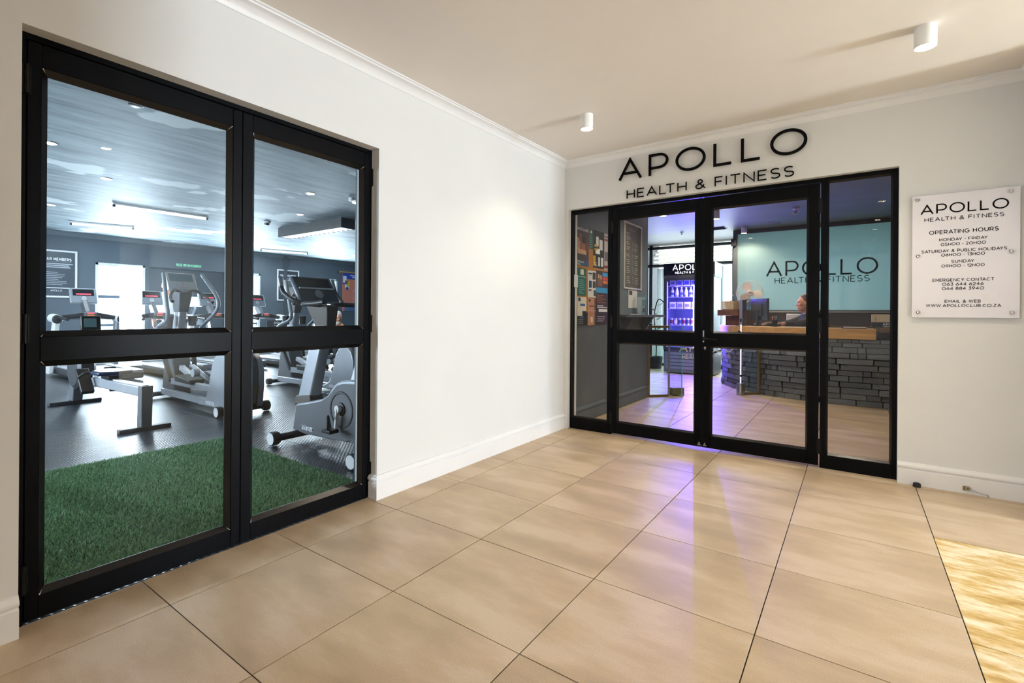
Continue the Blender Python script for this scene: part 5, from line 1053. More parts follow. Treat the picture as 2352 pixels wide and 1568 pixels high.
simple_person('person in a white T-shirt standing with their back turned beyond the treadmills', (-9.35, -0.02, 1.66), (-0.95, 0.2, 0), 0, 'hair', 'shirtw', 'denim', (-9.35, -0.02, 0), standing=True)

# ================================================================== THE GYM
# ---- artificial turf
t = thing('turf_mat', 'green artificial turf mat just inside the double glass doors', 'turf', (-1.2, -3.9, 0))
M().box(-0.95, 1.0, -2.4, 1.58, 0.0, 0.008).build('backing', 'turfb', t)
rng = np.random.default_rng(3); nbl = 150000
bx_ = rng.uniform(-0.94, 0.98, nbl); by_ = rng.uniform(-0.9, 1.575, nbl)
ang = rng.uniform(0, 2*PI, nbl); hgt = rng.uniform(0.010, 0.024, nbl); wd = rng.uniform(0.0012, 0.0024, nbl); ln = rng.normal(0, 0.008, (nbl, 2))
vs = np.zeros((nbl, 3, 3)); vs[:, 0] = np.stack([bx_-np.cos(ang)*wd, by_-np.sin(ang)*wd, np.full(nbl, 0.007)], 1); vs[:, 1] = np.stack([bx_+np.cos(ang)*wd, by_+np.sin(ang)*wd, np.full(nbl, 0.007)], 1); vs[:, 2] = np.stack([bx_+ln[:, 0], by_+ln[:, 1], 0.008+hgt], 1)
me = bpy.data.meshes.new('turf_blades'); me.vertices.add(nbl*3); me.vertices.foreach_set('co', vs.ravel()); me.loops.add(nbl*3); me.loops.foreach_set('vertex_index', np.arange(nbl*3, dtype=np.int32))
me.polygons.add(nbl); me.polygons.foreach_set('loop_start', np.arange(0, nbl*3, 3, dtype=np.int32)); me.polygons.foreach_set('loop_total', np.full(nbl, 3, dtype=np.int32)); me.update(); me.validate(); me.materials.append(K['turf'])
o = bpy.data.objects.new('turf_blades', me); COL.objects.link(o); o.parent = t; o['kind'] = 'stuff'

def foot_bar(par, x, y0, y1, r=0.032, cap='white', z=0.06, rr=0.058):
    m = M(); m.cyl((x, y0+0.05, z), (x, y1-0.05, z), r); m.build('stabiliser', 'dgrey', par, smooth=40)
    for y, s in ((y0, 1), (y1, -1)):
        f_ = M().lathe([(0.0, 0.0), (rr*0.9, 0.0), (rr, 0.006), (rr, 0.055), (rr*0.8, 0.075), (r, 0.08), (0, 0.08)], (x, y, z), 24, (0, s, 0)).build('roller', 'rub', par, smooth=40)
        M().lathe([(0.0, 0.0), (rr*0.86, 0.0), (rr*0.86, 0.003), (0, 0.003)], (x, y-s*0.003, z), 24, (0, s, 0)).build('roller_cap', cap, f_)

# ---- upright bike (faces -X); centre plane Y = -1.85
BX, BY = -1.2, -1.86
t = thing('exercise_bike', 'silver upright exercise bike with tilted console, closest machine behind the right door leaf', 'exercise bike', (BX, BY, 0))
lx = lambda x: x-BX
sil = [(-1.63, 0.315), (-1.60, 0.325), (-1.42, 0.365), (-1.26, 0.40), (-1.185, 0.435), (-1.13, 0.49), (-1.07, 0.545), (-1.0, 0.575), (-0.90, 0.592), (-0.80, 0.59), (-0.70, 0.56), (-0.62, 0.48), (-0.60, 0.36), (-0.64, 0.24), (-0.74, 0.14), (-0.86, 0.095), (-1.05, 0.085), (-1.25, 0.075), (-1.5, 0.07), (-1.675, 0.085)]
M().prism([(lx(x), z) for x, z in sil], -0.075, 0.075, 'y').build('body_shell', 'silver', t, bevel=0.018, seg=3)
inn = [(-1.61, 0.305), (-1.42, 0.345), (-1.25, 0.385), (-1.16, 0.43), (-1.05, 0.53), (-0.97, 0.555), (-0.82, 0.565), (-0.70, 0.53), (-0.64, 0.45), (-0.63, 0.35), (-0.68, 0.23), (-0.78, 0.14), (-0.92, 0.1), (-1.2, 0.09), (-1.5, 0.085), (-1.655, 0.095)]
for s in (-1, 1): M().prism([(lx(x), z) for x, z in inn], s*0.0745, s*0.081, 'y').build('side_panel', 'mgrey', t, bevel=0.003)
m = M()
m.lathe([(0.126, 0.0), (0.130, 0.006), (0.146, 0.006), (0.150, 0.0), (0.126, 0.0)], (lx(-0.985), -0.081, 0.345), 40, (0,-1,0), False); m.build('crank_ring', 'dgrey', t, smooth=40)
m = M(); m.lathe([(0.0, 0.012), (0.03, 0.012), (0.05, 0.010), (0.055, 0.0)], (lx(-0.985), -0.081, 0.350), 32, (0,-1,0)); m.build('crank_boss', 'black', t, smooth=40)
for s in (-1, 1):
    dz = -0.165*1 if s < 0 else 0.165
    m = M(); m.cyl((lx(-0.99), s*0.08, 0.355), (lx(-0.99), s*0.125, 0.355), 0.03); m.bar((lx(-0.99), s*0.115, 0.355), (lx(-1.0), s*0.12, 0.355+dz), 0.018, 0.030, (0,1,0)); m.build('crank_arm', 'white', t, bevel=0.003)
    pz = 0.355+dz; p_ = M().box(lx(-1.0)-0.055, lx(-1.0)+0.055, min(s*0.13, s*0.22), max(s*0.13, s*0.22), pz-0.014, pz+0.014).build('pedal', 'black', t, bevel=0.006)
    m = M(); path = bez([(lx(-1.05), s*0.14, pz+0.01), (lx(-1.06), s*0.145, pz+0.07), (lx(-1.03), s*0.175, pz+0.11), (lx(-0.99), s*0.205, pz+0.07), (lx(-0.985), s*0.21, pz+0.012)])
    m.tube(path, 0.012, 8); m.build('pedal_strap', 'rub', p_, smooth=50)
m = M(); text(m, 'intenza', 0.052, 0.008, (lx(-1.44), -0.0815, 0.108), (1,0,0), (0,0,1), 0.0006, width=0.155, track=0.14); m.build('logo', 'txt', t)
foot_bar(t, lx(-1.60), -0.33, 0.33); foot_bar(t, lx(-0.56), -0.33, 0.33)
m = M(); m.box(lx(-0.75), lx(-0.50), -0.05, 0.05, 0.03, 0.1); m.build('rear_beam', 'silver', t, bevel=0.01)
# console mast
m = M(); m.add([(lx(-1.66), -0.05, 0.33), (lx(-1.44), -0.06, 0.37), (lx(-1.44), 0.06, 0.37), (lx(-1.66), 0.05, 0.33), (lx(-1.415), -0.04, 1.03), (lx(-1.245), -0.05, 1.03), (lx(-1.245), 0.05, 1.03), (lx(-1.415), 0.04, 1.03)], [(3,2,1,0), (4,5,6,7), (0,1,5,4), (1,2,6,5), (2,3,7,6), (3,0,4,7)]); m.build('mast', 'silver', t, bevel=0.022, seg=3)
M().add([(lx(-1.675), -0.062, 0.30), (lx(-1.41), -0.07, 0.345), (lx(-1.41), 0.07, 0.345), (lx(-1.675), 0.062, 0.30), (lx(-1.655), -0.06, 0.385), (lx(-1.43), -0.068, 0.415), (lx(-1.43), 0.068, 0.415), (lx(-1.655), 0.06, 0.385)], [(3,2,1,0), (4,5,6,7), (0,1,5,4), (1,2,6,5), (2,3,7,6), (3,0,4,7)]).build('mast_collar', pm('#4c463f', 0.45), t, bevel=0.012)
m = M(); m.add([(lx(-1.40), -0.035, 0.99), (lx(-1.22), -0.045, 1.0), (lx(-1.22), 0.045, 1.0), (lx(-1.40), 0.035, 0.99), (lx(-1.50), -0.075, 1.20), (lx(-1.20), -0.06, 1.19), (lx(-1.20), 0.06, 1.19), (lx(-1.50), 0.075, 1.20)], [(3,2,1,0), (4,5,6,7), (0,1,5,4), (1,2,6,5), (2,3,7,6), (3,0,4,7)]); m.build('neck', pm('#4a4038', 0.45), t, bevel=0.015, seg=3)
# console: tilted slab, face turned to the rider (+X)
th = 0.62; Rc = Matrix.Rotation(-th, 3, 'Y')
cpos = Vector((lx(-1.46), 0.0, 1.32))
def console(par, cpos, Rc, w, h, d, mats=('silver', 'screen'), led=False, dial=True, face='#5a5d62'):
    c = M().obox(cpos, (d, w, h), Rc).build('console', mats[0], par, bevel=0.018, seg=3)
    M().obox(cpos+Rc @ Vector((d/2+0.001, 0, 0)), (0.006, w*0.93, h*0.92), Rc).build('console_face', pm(face, 0.35), c, bevel=0.002)
    s_ = M().obox(cpos+Rc @ Vector((d/2+0.005, 0, h*0.20)), (0.004, w*0.78, h*0.42), Rc).build('display', mats[1] if mats[1] in K else pm(mats[1], 0.15), c, bevel=0.001)
    if dial:
        ax = Rc @ Vector((1, 0, 0)); M().lathe([(0.03, 0.0), (0.042, 0.004), (0.042, 0.012), (0.028, 0.016), (0.022, 0.010), (0, 0.010)], cpos+Rc @ Vector((d/2+0.003, 0, -h*0.22)), 24, ax).build('dial', 'silver', c, smooth=40)
    if led: M().obox(cpos+Rc @ Vector((d/2+0.0075, 0, h*0.09)), (0.001, w*0.55, h*0.07), Rc).build('led_strip', 'red', c)
    return c
console(t, cpos, Rc, 0.41, 0.28, 0.035)
m = M(); m.obox(cpos+Rc @ Vector((0.035, 0, -0.005)), (0.012, 0.36, 0.012), Rc); m.build('book_rest', 'white', t, bevel=0.002)
for s in (-1, 1):
    m = M(); m.tube(bez([(lx(-1.30), s*0.06, 1.19), (lx(-1.33), s*0.17, 1.20), (lx(-1.40), s*0.24, 1.225), (lx(-1.50), s*0.265, 1.28), (lx(-1.545), s*0.27, 1.33), (lx(-1.585), s*0.265, 1.43)]), 0.019, 12); m.tube(bez([(lx(-1.33), s*0.17, 1.20), (lx(-1.26), s*0.25, 1.195), (lx(-1.10), s*0.26, 1.20), (lx(-0.98), s*0.255, 1.21)]), 0.020, 12); hb_ = m.build('handlebar', 'dgrey', t, smooth=50)
    M().tube([(lx(-1.552), s*0.27, 1.345), (lx(-1.583), s*0.266, 1.428)], 0.0215, 12).build('grip_sensor', 'silver', hb_, smooth=50)
# saddle
m = M(); m.add([(lx(-0.94), -0.04, 0.56), (lx(-0.80), -0.045, 0.58), (lx(-0.80), 0.045, 0.58), (lx(-0.94), 0.04, 0.56), (lx(-0.86), -0.032, 0.78), (lx(-0.76), -0.035, 0.79), (lx(-0.76), 0.035, 0.79), (lx(-0.86), 0.032, 0.78)], [(3,2,1,0), (4,5,6,7), (0,1,5,4), (1,2,6,5), (2,3,7,6), (3,0,4,7)]); m.build('seat_tube', 'silver', t, bevel=0.012)
M().cyl((lx(-0.81), 0, 0.76), (lx(-0.76), 0, 0.92), 0.022).build('seat_post', 'steel', t, smooth=40); m = M(); m.prism([(-1.0, -0.03), (-0.86, -0.05), (-0.72, -0.12), (-0.60, -0.13), (-0.57, 0), (-0.60, 0.13), (-0.72, 0.12), (-0.86, 0.05), (-1.0, 0.03)], 0.92, 0.985, 'z'); m.v = [(x-BX, y, z) for x, y, z in m.v]; m.build('saddle', 'rub', t, bevel=0.025, seg=3)

# ---- elliptical trainer (faces -X); local origin at the rear stabiliser
def elliptical(label, loc):
    t = thing('elliptical_trainer', label, 'elliptical', loc, 0, 'elliptical trainers behind the gym doors')
    side = [(0.05, 0.07), (0.08, 0.30), (0.075, 0.48), (0.03, 0.60), (-0.05, 0.655), (-0.15, 0.665), (-0.24, 0.63), (-0.30, 0.55), (-0.34, 0.42), (-0.38, 0.28), (-0.44, 0.17), (-0.54, 0.115), (-0.64, 0.10), (-0.64, 0.06)]
    for s in (-1, 1):
        sp = M().prism(side, s*0.135, s*0.205, 'y').build('side_housing', 'silver', t, bevel=0.012, seg=3)
        if s < 0: m = M(); text(m, 'intenza', 0.06, 0.009, (-0.34, -0.2058, 0.085), (1,0,0), (0,0,1), 0.0006, width=0.19, track=0.14); m.build('logo', 'txt', sp)
    core = [(0.07, 0.09), (0.10, 0.30), (0.095, 0.48), (0.05, 0.61), (-0.05, 0.67), (-0.15, 0.68), (-0.24, 0.63), (-0.30, 0.5), (-0.34, 0.35), (-0.40, 0.2), (-0.6, 0.13), (-0.6, 0.07)]
    M().prism(core, -0.134, 0.134, 'y').build('flywheel_cover', pm('#1d2637', 0.25), t, bevel=0.03, seg=3)
    foot_bar(t, 0.0, -0.30, 0.30); foot_bar(t, -1.86, -0.30, 0.30, 0.03, 'dgrey', 0.05, 0.048)
    for s in (-1, 1): M().bar((-1.84, s*0.11, 0.085), (-0.5, s*0.13, 0.09), 0.06, 0.08).build('base_rail', 'silver', t, bevel=0.008)
    m = M(); m.prism([(-1.90, 0.06), (-1.50, 0.06), (-1.54, 0.40), (-1.60, 0.66), (-1.72, 0.70), (-1.82, 0.5)], -0.11, 0.11, 'y'); m.build('front_tower', 'mgrey', t, bevel=0.02, seg=2)
    m = M(); m.add([(-1.80, -0.055, 0.60), (-1.60, -0.06, 0.60), (-1.60, 0.06, 0.60), (-1.80, 0.055, 0.60), (-1.68, -0.045, 1.16), (-1.52, -0.05, 1.16), (-1.52, 0.05, 1.16), (-1.68, 0.045, 1.16)], [(3,2,1,0), (4,5,6,7), (0,1,5,4), (1,2,6,5), (2,3,7,6), (3,0,4,7)]); m.build('mast', 'silver', t, bevel=0.02, seg=3)
    m = M(); m.add([(-1.69, -0.055, 1.12), (-1.51, -0.06, 1.12), (-1.51, 0.06, 1.12), (-1.69, 0.055, 1.12), (-1.68, -0.09, 1.37), (-1.44, -0.085, 1.38), (-1.44, 0.085, 1.38), (-1.68, 0.09, 1.37)], [(3,2,1,0), (4,5,6,7), (0,1,5,4), (1,2,6,5), (2,3,7,6), (3,0,4,7)]); m.build('neck', 'mgrey', t, bevel=0.015, seg=3)
    Rc = Matrix.Rotation(-0.52, 3, 'Y'); console(t, Vector((-1.60, 0, 1.51)), Rc, 0.37, 0.27, 0.04, ('white', '#5f7a8a'), face='#a4b0bc')  # display colour carries a painted blue-grey window reflection
    for s in (-1, 1):
        m = M(); m.tube(bez([(-1.52, s*0.05, 1.38), (-1.48, s*0.12, 1.40), (-1.40, s*0.20, 1.34), (-1.30, s*0.235, 1.27), (-1.24, s*0.24, 1.25)]), 0.019, 10); m.build('fixed_handle', 'dgrey', t, smooth=50)
        M().lathe([(0.048, -0.12), (0.058, 0.0), (0.064, 0.01), (0.058, 0.012), (0.05, 0.0), (0.044, -0.10), (0, -0.10)], (-1.60, s*0.145, 1.06), 20).build('cup_holder', 'dgrey', t, smooth=40)
        arm = [(-1.36, s*0.30, 1.60), (-1.30, s*0.305, 1.42), (-1.23, s*0.31, 1.20), (-1.20, s*0.31, 1.10), (-1.27, s*0.30, 1.01), (-1.62, s*0.27, 0.90), (-1.72, s*0.22, 0.66)] if s < 0 else [(-1.68, s*0.30, 1.63), (-1.50, s*0.305, 1.50), (-1.29, s*0.31, 1.34), (-1.23, s*0.31, 1.22), (-1.32, s*0.30, 1.10), (-1.64, s*0.27, 0.90), (-1.74, s*0.22, 0.66)]
        m = M(); m.tube(bez(arm), 0.023, 12); m.build('moving_arm', pm('#6b7682', 0.35), t, smooth=50)
        m = M(); m.bar((-1.68, s*0.19, 0.66), (-1.50-0.1*s, s*0.19, 0.26), 0.035, 0.05, (0,1,0)); m.build('link_arm', 'dgrey', t, bevel=0.004)
        m = M(); m.bar((-1.50-0.1*s, s*0.17, 0.26), (-0.30, s*0.17, 0.38+0.12*s), 0.05, 0.075); m.build('pedal_arm', 'silver', t, bevel=0.006)
        m = M(); m.add([(-1.14, s*0.17-0.085, 0.335+0.05*s), (-0.74, s*0.17-0.085, 0.37+0.09*s), (-0.74, s*0.17+0.085, 0.37+0.09*s), (-1.14, s*0.17+0.085, 0.335+0.05*s), (-1.16, s*0.17-0.09, 0.41+0.05*s), (-0.74, s*0.17-0.09, 0.42+0.09*s), (-0.74, s*0.17+0.09, 0.42+0.09*s), (-1.16, s*0.17+0.09, 0.41+0.05*s)], [(3,2,1,0), (4,5,6,7), (0,1,5,4), (1,2,6,5), (2,3,7,6), (3,0,4,7)]); m.build('foot_pedal', 'dgrey', t, bevel=0.012)
        M().bar((-1.42, s*0.06, 0.42), (-0.52, s*0.06, 0.14), 0.06, 0.06).build('ramp_rail', 'silver', t, bevel=0.006)
        M().cyl((-0.86, s*0.10, 0.40), (-0.86, s*0.17, 0.40), 0.05).build('pivot_cap', 'silver', t, smooth=40)
    return t
e1 = elliptical('silver elliptical trainer in the middle of the left door leaf, behind the rowing machine', (-3.06, -1.65, 0))
e2 = dup(e1, (-3.06, 0.02, 0), 'silver elliptical trainer seen behind the exercise bike in the right door leaf')

# ---- treadmill (faces -X); local origin under the console
def treadmill(label, loc):
    t = thing('treadmill', label, 'treadmill', loc, 0, 'treadmills in a row at the windows')
    M().box(-0.55, 1.38, -0.40, 0.40, 0.03, 0.15).build('deck_frame', 'dgrey', t, bevel=0.03, seg=3); M().box(-0.2, 1.34, -0.25, 0.25, 0.15, 0.158).build('belt', 'rub', t)
    for s in (-1, 1): M().box(-0.4, 1.36, s*0.325-0.07, s*0.325+0.07, 0.15, 0.172).build('side_rail', 'silver', t, bevel=0.006)
    m = M(); m.prism([(-0.60, 0.03), (-0.18, 0.03), (-0.14, 0.17), (-0.22, 0.30), (-0.45, 0.33), (-0.60, 0.22)], -0.39, 0.39, 'y'); m.build('motor_hood', 'silver', t, bevel=0.03, seg=3)
    for s in (-1, 1):
        m = M(); m.add([(-0.36, s*0.47-0.04, 0.04), (-0.18, s*0.47-0.04, 0.04), (-0.18, s*0.47+0.04, 0.04), (-0.36, s*0.47+0.04, 0.04), (-0.09, s*0.44-0.04, 0.98), (0.07, s*0.44-0.04, 0.98), (0.07, s*0.44+0.04, 0.98), (-0.09, s*0.44+0.04, 0.98)], [(3,2,1,0), (4,5,6,7), (0,1,5,4), (1,2,6,5), (2,3,7,6), (3,0,4,7)]); m.build('upright', 'white' if s < 0 else 'silver', t, bevel=0.02, seg=3)
        m = M(); m.cyl((-0.14, s*0.46, 1.0), (0.16, s*0.46, 0.985), 0.075, 0.075, 20); m.build('arm_shoulder', 'white', t, smooth=40)
        M().cyl((0.16, s*0.46, 0.985), (0.185, s*0.46, 0.984), 0.076, 0.06).build('shoulder_cap', 'dgrey', t, smooth=40)
        M().tube(bez([(0.12, s*0.44, 1.01), (0.32, s*0.43, 1.0), (0.55, s*0.42, 0.985)]), 0.026, 12).build('handrail', 'dgrey', t, smooth=50)
    m = M(); m.add([(-0.12, -0.42, 0.98), (0.04, -0.42, 0.97), (0.10, -0.1, 1.02), (0.10, 0.1, 1.02), (0.04, 0.42, 0.97), (-0.12, 0.42, 0.98), (-0.12, -0.42, 1.05), (0.04, -0.42, 1.04), (0.10, -0.1, 1.11), (0.10, 0.1, 1.11), (0.04, 0.42, 1.04), (-0.12, 0.42, 1.05)], [(5,4,3,2,1,0), (6,7,8,9,10,11)]+[(i, (i+1) % 6, (i+1) % 6+6, i+6) for i in range(6)]); m.build('cross_bar', 'dgrey', t, bevel=0.015)
    M().box(0.09, 0.15, -0.09, 0.09, 1.03, 1.10).build('key_pod', 'mgrey', t, bevel=0.012); M().box(0.1505, 0.1515, -0.05, 0.05, 1.075, 1.095).build('led_label', 'red', t); M().box(0.1505, 0.1515, -0.05, 0.05, 1.04, 1.06).build('key_label', pm('#d88a3a'), t)
    M().bar((-0.06, 0, 1.06), (-0.26, 0, 1.27), 0.14, 0.07, (0,1,0)).build('console_neck', 'mgrey', t, bevel=0.01)
    console(t, Vector((-0.28, 0, 1.39)), Matrix.Rotation(-0.36, 3, 'Y'), 0.40, 0.29, 0.05, ('silver', 'screen'), led=True, face='#77828c'); return t
tm = treadmill('treadmill nearest the rules poster, first from the left in the row', (-8.35, -1.66, 0))
dup(tm, (-8.35, -0.57, 0), 'second treadmill from the left, standing right of the bright first window'); dup(tm, (-8.35, 0.52, 0), 'third treadmill from the left, half hidden by the middle elliptical trainer')
t4 = dup(tm, (-8.35, 1.61, 0), 'fourth treadmill from the left, beside the door joint, with an APOLLO label board')
m = M(); m.box(0.13, 0.14, 0.02, 0.50, 0.76, 0.94); lb = m.build('label_board', pm('#3b4147'), t4); m = M(); text(m, 'APOLLO', 0.06, 0.011, (0.1405, 0.30, 0.85), (0,1,0), (0,0,1), 0.0005, width=0.22, track=0.20); m.box(0.1402, 0.141, 0.19, 0.41, 0.82, 0.83); m.build('lettering', 'txt', lb)

# ---- rowing machine along X, rear leg near the doors
t = thing('rowing_machine', 'grey rowing machine with monitor arm, low behind the left door leaf', 'rowing machine', (-3.06, -2.62, 0))
M().bar((0.02, 0, 0.365), (-2.0, 0, 0.33), 0.085, 0.10).build('rail', 'silver', t, bevel=0.012); M().bar((0.02, 0, 0.420), (-1.55, 0, 0.395), 0.05, 0.014).build('rail_track', 'white', t)
M().add([(-0.07, -0.045, 0.03), (0.05, -0.045, 0.03), (0.05, 0.045, 0.03), (-0.07, 0.045, 0.03), (-0.03, -0.05, 0.42), (0.06, -0.05, 0.42), (0.06, 0.05, 0.42), (-0.03, 0.05, 0.42)], [(3,2,1,0), (4,5,6,7), (0,1,5,4), (1,2,6,5), (2,3,7,6), (3,0,4,7)]).build('rear_leg', 'mgrey', t, bevel=0.006)
M().box(-0.03, 0.04, -0.22, 0.22, 0.0, 0.035).build('rear_foot', pm('#5b5350', 0.5), t, bevel=0.006); M().box(-2.18, -2.10, -0.26, 0.26, 0.0, 0.045).build('front_foot', 'dgrey', t, bevel=0.008)
m = M(); m.add([(-2.20, -0.05, 0.04), (-2.06, -0.05, 0.04), (-2.06, 0.05, 0.04), (-2.20, 0.05, 0.04), (-2.14, -0.06, 0.62), (-1.92, -0.06, 0.60), (-1.92, 0.06, 0.60), (-2.14, 0.06, 0.62)], [(3,2,1,0), (4,5,6,7), (0,1,5,4), (1,2,6,5), (2,3,7,6), (3,0,4,7)]); m.build('front_column', 'mgrey', t, bevel=0.01)
M().lathe([(0, -0.09), (0.2, -0.09), (0.235, -0.06), (0.24, 0.06), (0.2, 0.09), (0, 0.09)], (-1.92, 0, 0.44), 32, (0,1,0)).build('flywheel_housing', 'dgrey', t, smooth=40)
M().tube(bez([(-2.02, 0, 0.58), (-1.92, 0, 0.75), (-1.72, 0, 0.86), (-1.62, 0, 0.90)]), 0.022, 10).build('monitor_arm', 'dgrey', t, smooth=50)
mo = M().obox((-1.60, 0, 0.985), (0.045, 0.19, 0.17), Matrix.Rotation(-0.15, 3, 'Y')).build('monitor', 'black', t, bevel=0.012, seg=2); M().obox((-1.575, -0.01, 0.992), (0.004, 0.12, 0.10), Matrix.Rotation(-0.15, 3, 'Y')).build('display', pm('#5f7f86', 0.2), mo)
M().prism([(-1.13, -0.05), (-0.97, -0.17), (-0.77, -0.16), (-0.71, 0), (-0.77, 0.16), (-0.97, 0.17), (-1.13, 0.05)], 0.455, 0.50, 'z').build('seat', pm('#1d2a45', 0.4), t, bevel=0.02, seg=3); M().box(-1.03, -0.79, -0.06, 0.06, 0.405, 0.456).build('seat_carriage', 'black', t, bevel=0.006)
for s in (-1, 1):
    M().obox((-1.30, s*0.13, 0.36), (0.05, 0.12, 0.32), Matrix.Rotation(-0.75, 3, 'Y')).build('footplate', 'black', t, bevel=0.01); M().tube(bez([(-1.30, s*0.07, 0.40), (-1.22, s*0.10, 0.45), (-1.22, s*0.16, 0.45), (-1.30, s*0.19, 0.40)]), 0.012, 6).build('foot_strap', 'rub', t, smooth=50)
M().cyl((-1.66, -0.24, 0.56), (-1.66, 0.24, 0.56), 0.016).build('handle', 'dgrey', t, smooth=40)

# ---- gym walls: posters, mirror, sign
def gym_sheet(name, label, cat, y0, y1, z0, z1, col, patches=(), texts=(), frame=None, fw=0.035, d=0.012):
    t = thing(name, label, cat, (FX+0.001, (y0+y1)/2, z0)); W = y1-y0; H = z1-z0; M().box(0, d, -W/2, W/2, 0, H).build('sheet', pm(col, 0.35), t)
    # seen from the room (looking along -X) the left edge is the -Y side
    by = {}
    for i, (a0, a1, b0, b1, c, *jn) in enumerate(patches): by.setdefault(c if jn else (c, i), M()).add([(d+0.001+0.0002*i, (a-.5)*W, b*H) for a, b in ((a0, b0), (a1, b0), (a1, b1), (a0, b1))], [(0,1,2,3)])
    for c, m in by.items():
        o = m.build('print', pm(c if isinstance(c, str) else c[0]), t)
        if isinstance(c, str): o['kind'] = 'stuff'   # lines of print too small to read
    by = {}
    for txt, a, b, h_, tk, wd in texts: text(by.setdefault('t', M()), txt, h_, tk, (d+0.004, (a-.5)*W, b*H), (0,1,0), (0,0,1), 0.0006, width=wd*W)
    for m in by.values(): m.build('lettering', 'txt', t)
    if frame:
        m = M(); m.box(0, 0.03, -W/2-fw, -W/2, -fw, H+fw); m.box(0, 0.03, W/2, W/2+fw, -fw, H+fw); m.box(0, 0.03, -W/2, W/2, -fw, 0); m.box(0, 0.03, -W/2, W/2, H, H+fw); m.build('frame', frame, t, bevel=0.003)
    return t
RULE = lines(3, 0.10, 0.98, 0.74, 0.66, '#b9c2c9', 0.022, 20) + lines(8, 0.10, 0.85, 0.54, 0.26, '#aab4bc', 0.012, 21) + [(0.1, 0.9, 0.775, 0.779, '#b9c2c9'), (0.15, 0.85, 0.17, 0.19, '#dfe5e9')]
gym_sheet('rules_poster', 'framed dark DEAR MEMBERS rules poster left of the bright window', 'poster', -1.99, -1.395, 1.42, 2.29, '#47525c', RULE, [('DEAR MEMBERS', 0.5, 0.80, 0.058, 0.013, 0.80), ('APOLLO', 0.5, 0.10, 0.035, 0.005, 0.30)], 'white')
gym_sheet('rules_poster', 'framed dark DEAR MEMBERS rules poster between two windows, above the bike', 'poster', 3.11, 3.715, 1.48, 2.27, '#3d454d', RULE, [('DEAR MEMBERS', 0.5, 0.80, 0.058, 0.013, 0.80), ('APOLLO', 0.5, 0.10, 0.035, 0.005, 0.30)], 'white')
t = thing('wall_mirror', 'wide frameless mirror on the far gym wall between two windows', 'mirror', (FX, 0.80, 0.5)); M().box(0.002, 0.010, -0.84, 0.83, 0, 1.62).build('mirror_glass', 'mirror', t)
t = thing('wipe_sign', 'small green lettered sign PLEASE WIPE DOWN EQUIPMENT above the mirror', 'sign', (FX, 0.796, 2.17)); M().box(0.001, 0.006, -0.30, 0.30, 0, 0.09).build('plate', pm('#5a6a70', 0.3), t); m = M(); text(m, 'PLEASE WIPE DOWN EQUIPMENT', 0.062, 0.0095, (0.0065, 0, 0.014), (0,1,0), (0,0,1), 0.0005, width=0.56, track=0.16); m.build('lettering', 'green', t)
t = gym_sheet('tennis_poster', 'hanging orange clay-court poster with blue top at the right of the gym', 'poster', 5.28, 6.02, 1.18, 2.36, '#d9806a',
    [(0, 1, 0.84, 1.0, '#2246a8'), (0.0, 0.16, 0.70, 0.86, '#2246a8'), (0.02, 0.2, 0.74, 0.92, '#e8e8ee'), (0.12, 0.34, 0.60, 0.72, '#d8dce8'), (0.22, 0.36, 0.64, 0.78, '#e0b020'), (0.12, 0.26, 0.70, 0.80, '#7a5a3a'), (0.18, 0.3, 0.56, 0.63, '#2c3f8c'), (0.55, 0.565, 0.15, 0.55, '#f0dcd2'), (0.9, 0.915, 0.15, 0.55, '#f0dcd2'), (0.55, 0.915, 0.55, 0.557, '#f0dcd2'), (0.55, 0.915, 0.35, 0.357, '#f0dcd3'), (0.55, 0.915, 0.15, 0.157, '#f0dcd1'), (0.5, 0.95, 0.45, 0.458, '#b04a6a'), (0.1, 0.9, 0.0, 0.10, '#4a6a9a'), (0.4, 0.8, 0.93, 0.95, '#dfe4f0'), (0.5, 0.7, 0.88, 0.91, '#e8e8ee')])
M().cyl((0.02, -0.50, 1.20), (0.02, 0.55, 1.20), 0.022).build('hanging_rail', 'wood', t, smooth=40); M().box(0, 0.04, -0.52, -0.49, 1.15, 1.24).build('bracket', 'steel', t)
# ---- gym ceiling fittings
def batten(name, label, p0, p1, w=0.05, m_='cool', power=0):
    p0 = Vector(p0); p1 = Vector(p1); c = (p0+p1)/2; d = p1-p0; t = thing(name, label, 'lamp', (c.x, c.y, GZ), math.atan2(d.y, d.x)); L = d.length
    M().box(-L/2-0.02, L/2+0.02, -w/2, w/2, -0.03, 0).build('housing', 'white', t, bevel=0.004); M().cyl((-L/2, 0, -0.045), (L/2, 0, -0.045), 0.018, n=14).build('tube', 'cool', t, smooth=50)
    for s in (-1, 1): M().box(s*L/2-0.015, s*L/2+0.015, -0.02, 0.02, -0.065, -0.0).build('end_cap', 'dgrey', t)
    if power:
        l = bpy.data.lights.new('lamp_light', 'AREA'); l.shape = 'RECTANGLE'; l.size = L; l.size_y = 0.06; l.energy = power; l.color = (0.85, 0.94, 1.0); o = bpy.data.objects.new('lamp_light', l); COL.objects.link(o); o.parent = t; o.location = (0, 0, -0.07)
batten('tube_light', 'long lit fluorescent tube on the gym ceiling, upper left pane', (-6.21, -1.93, GZ), (-6.15, -0.65, GZ), power=45)
batten('tube_light', 'farther lit fluorescent tube near the far wall, left of the long one', (-8.6, -1.85, GZ), (-8.3, -1.0, GZ), power=25); batten('tube_light', 'lit tube close to the far wall seen in the right door leaf', (-9.3, 2.1, GZ), (-9.0, 3.2, GZ), power=25)
t = thing('panel_luminaire', 'large grey box luminaire with lit louvre on the gym ceiling', 'lamp', (-5.33, 0.85, GZ-0.1705)); Mx = M()
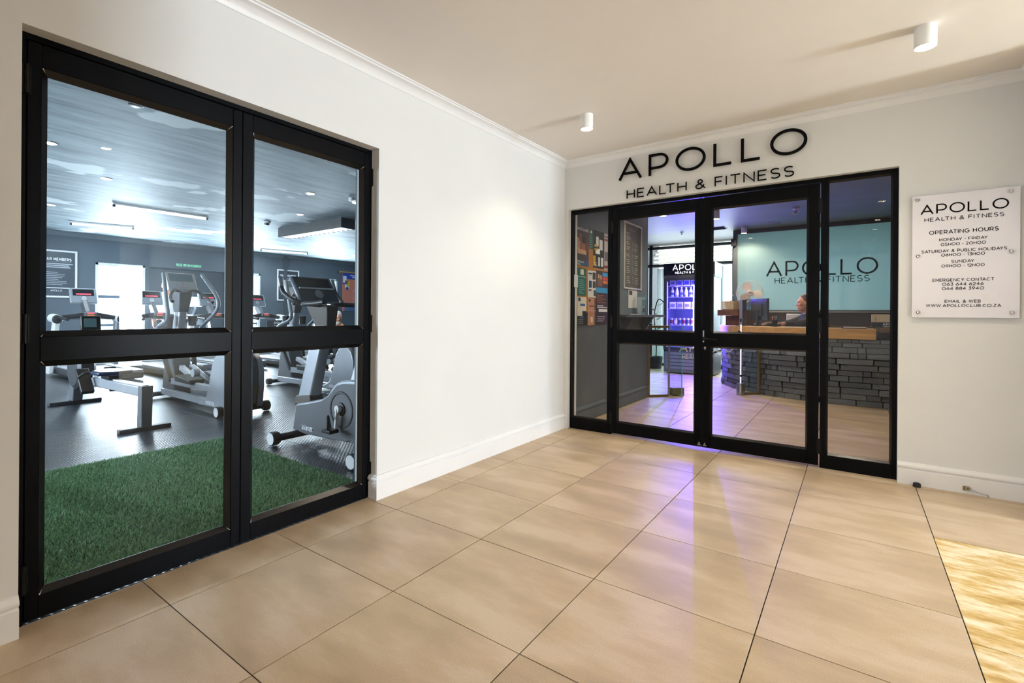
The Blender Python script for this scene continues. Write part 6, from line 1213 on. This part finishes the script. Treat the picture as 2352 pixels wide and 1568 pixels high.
Mx.box(-0.93, 0.93, -0.145, -0.13, 0, 0.15); Mx.box(-0.93, 0.93, 0.13, 0.145, 0, 0.15); Mx.box(-0.93, -0.915, -0.13, 0.13, 0, 0.15); Mx.box(0.915, 0.93, -0.13, 0.13, 0, 0.15); Mx.box(-0.93, 0.93, -0.145, 0.145, 0.15, 0.17); Mx.build('housing', pm('#4a4c4e', 0.45), t)
M().box(-0.915, 0.915, -0.13, 0.13, 0.03, 0.035).build('diffuser', 'cool', t)
for i in range(14): M().box(-0.86+i*0.132, -0.852+i*0.132, -0.13, 0.13, 0.002, 0.028).build('louvre_blade', 'white', t)
l = bpy.data.lights.new('lamp_light', 'AREA'); l.shape = 'RECTANGLE'; l.size = 1.8; l.size_y = 0.25; l.energy = 45; l.color = (0.88, 0.95, 1.0); o = bpy.data.objects.new('lamp_light', l); COL.objects.link(o); o.parent = t; o.location = (0, 0, -0.005)
for x, y, lab in ((-3.69, -3.21, 'small warm recessed spot at the left edge of the gym ceiling, upper of two'), (-4.75, -2.45, 'larger glowing recessed spot left of the long ceiling tube'), (-7.16, -2.44, 'small warm recessed spot at the left edge of the gym ceiling, lower of two'), (-3.41, -0.57, 'pinkish recessed spot on the gym ceiling, right door leaf, upper of two'), (-4.75, 0.17, 'recessed spot just above the box luminaire in the right door leaf')): recessed(x, y, GZ, lab, 8, 0.06)
t = thing('blue_led_spot', 'glowing blue spot on the gym ceiling at the top of the left pane', 'lamp', (-2.02, -3.06, GZ)); M().lathe([(0.05, 0), (0.05, -0.02), (0.042, -0.024)], n=24).build('rim', 'dgrey', t, smooth=50); M().lathe([(0, -0.012), (0.042, -0.012)], n=20).build('lens', 'blueled', t); lamp_light(t, (0, 0, -0.03), 10, (0.12, 0.08, 1.0), 0.04, 2.4)
t = thing('bulkhead_light', 'bright white bulkhead lamp at the right edge of the gym ceiling', 'lamp', (-3.17, 0.02, GZ)); M().lathe([(0.04, 0), (0.04, -0.04), (0, -0.045)], (-0.0, -0.1, 0), 20).build('sensor_dome', 'white', t, smooth=40); M().box(-0.06, 0.06, -0.05, 0.10, -0.05, 0).build('housing', 'white', t, bevel=0.006); M().box(-0.05, 0.05, -0.045, 0.095, -0.056, -0.05).build('lens', emit('bright_white_lens', (0.85, 0.92, 1.0), 40), t)
t = thing('smoke_detector', 'small dark smoke detector on the gym ceiling beside the luminaire', 'detector', (-5.8, 0.21, GZ)); M().lathe([(0.06, 0), (0.06, -0.02), (0.045, -0.03)], n=24).build('base', 'white', t, smooth=40); M().lathe([(0.045, -0.03), (0.04, -0.055), (0.02, -0.065), (0, -0.065)], n=24).build('chamber', 'dgrey', t, smooth=40)
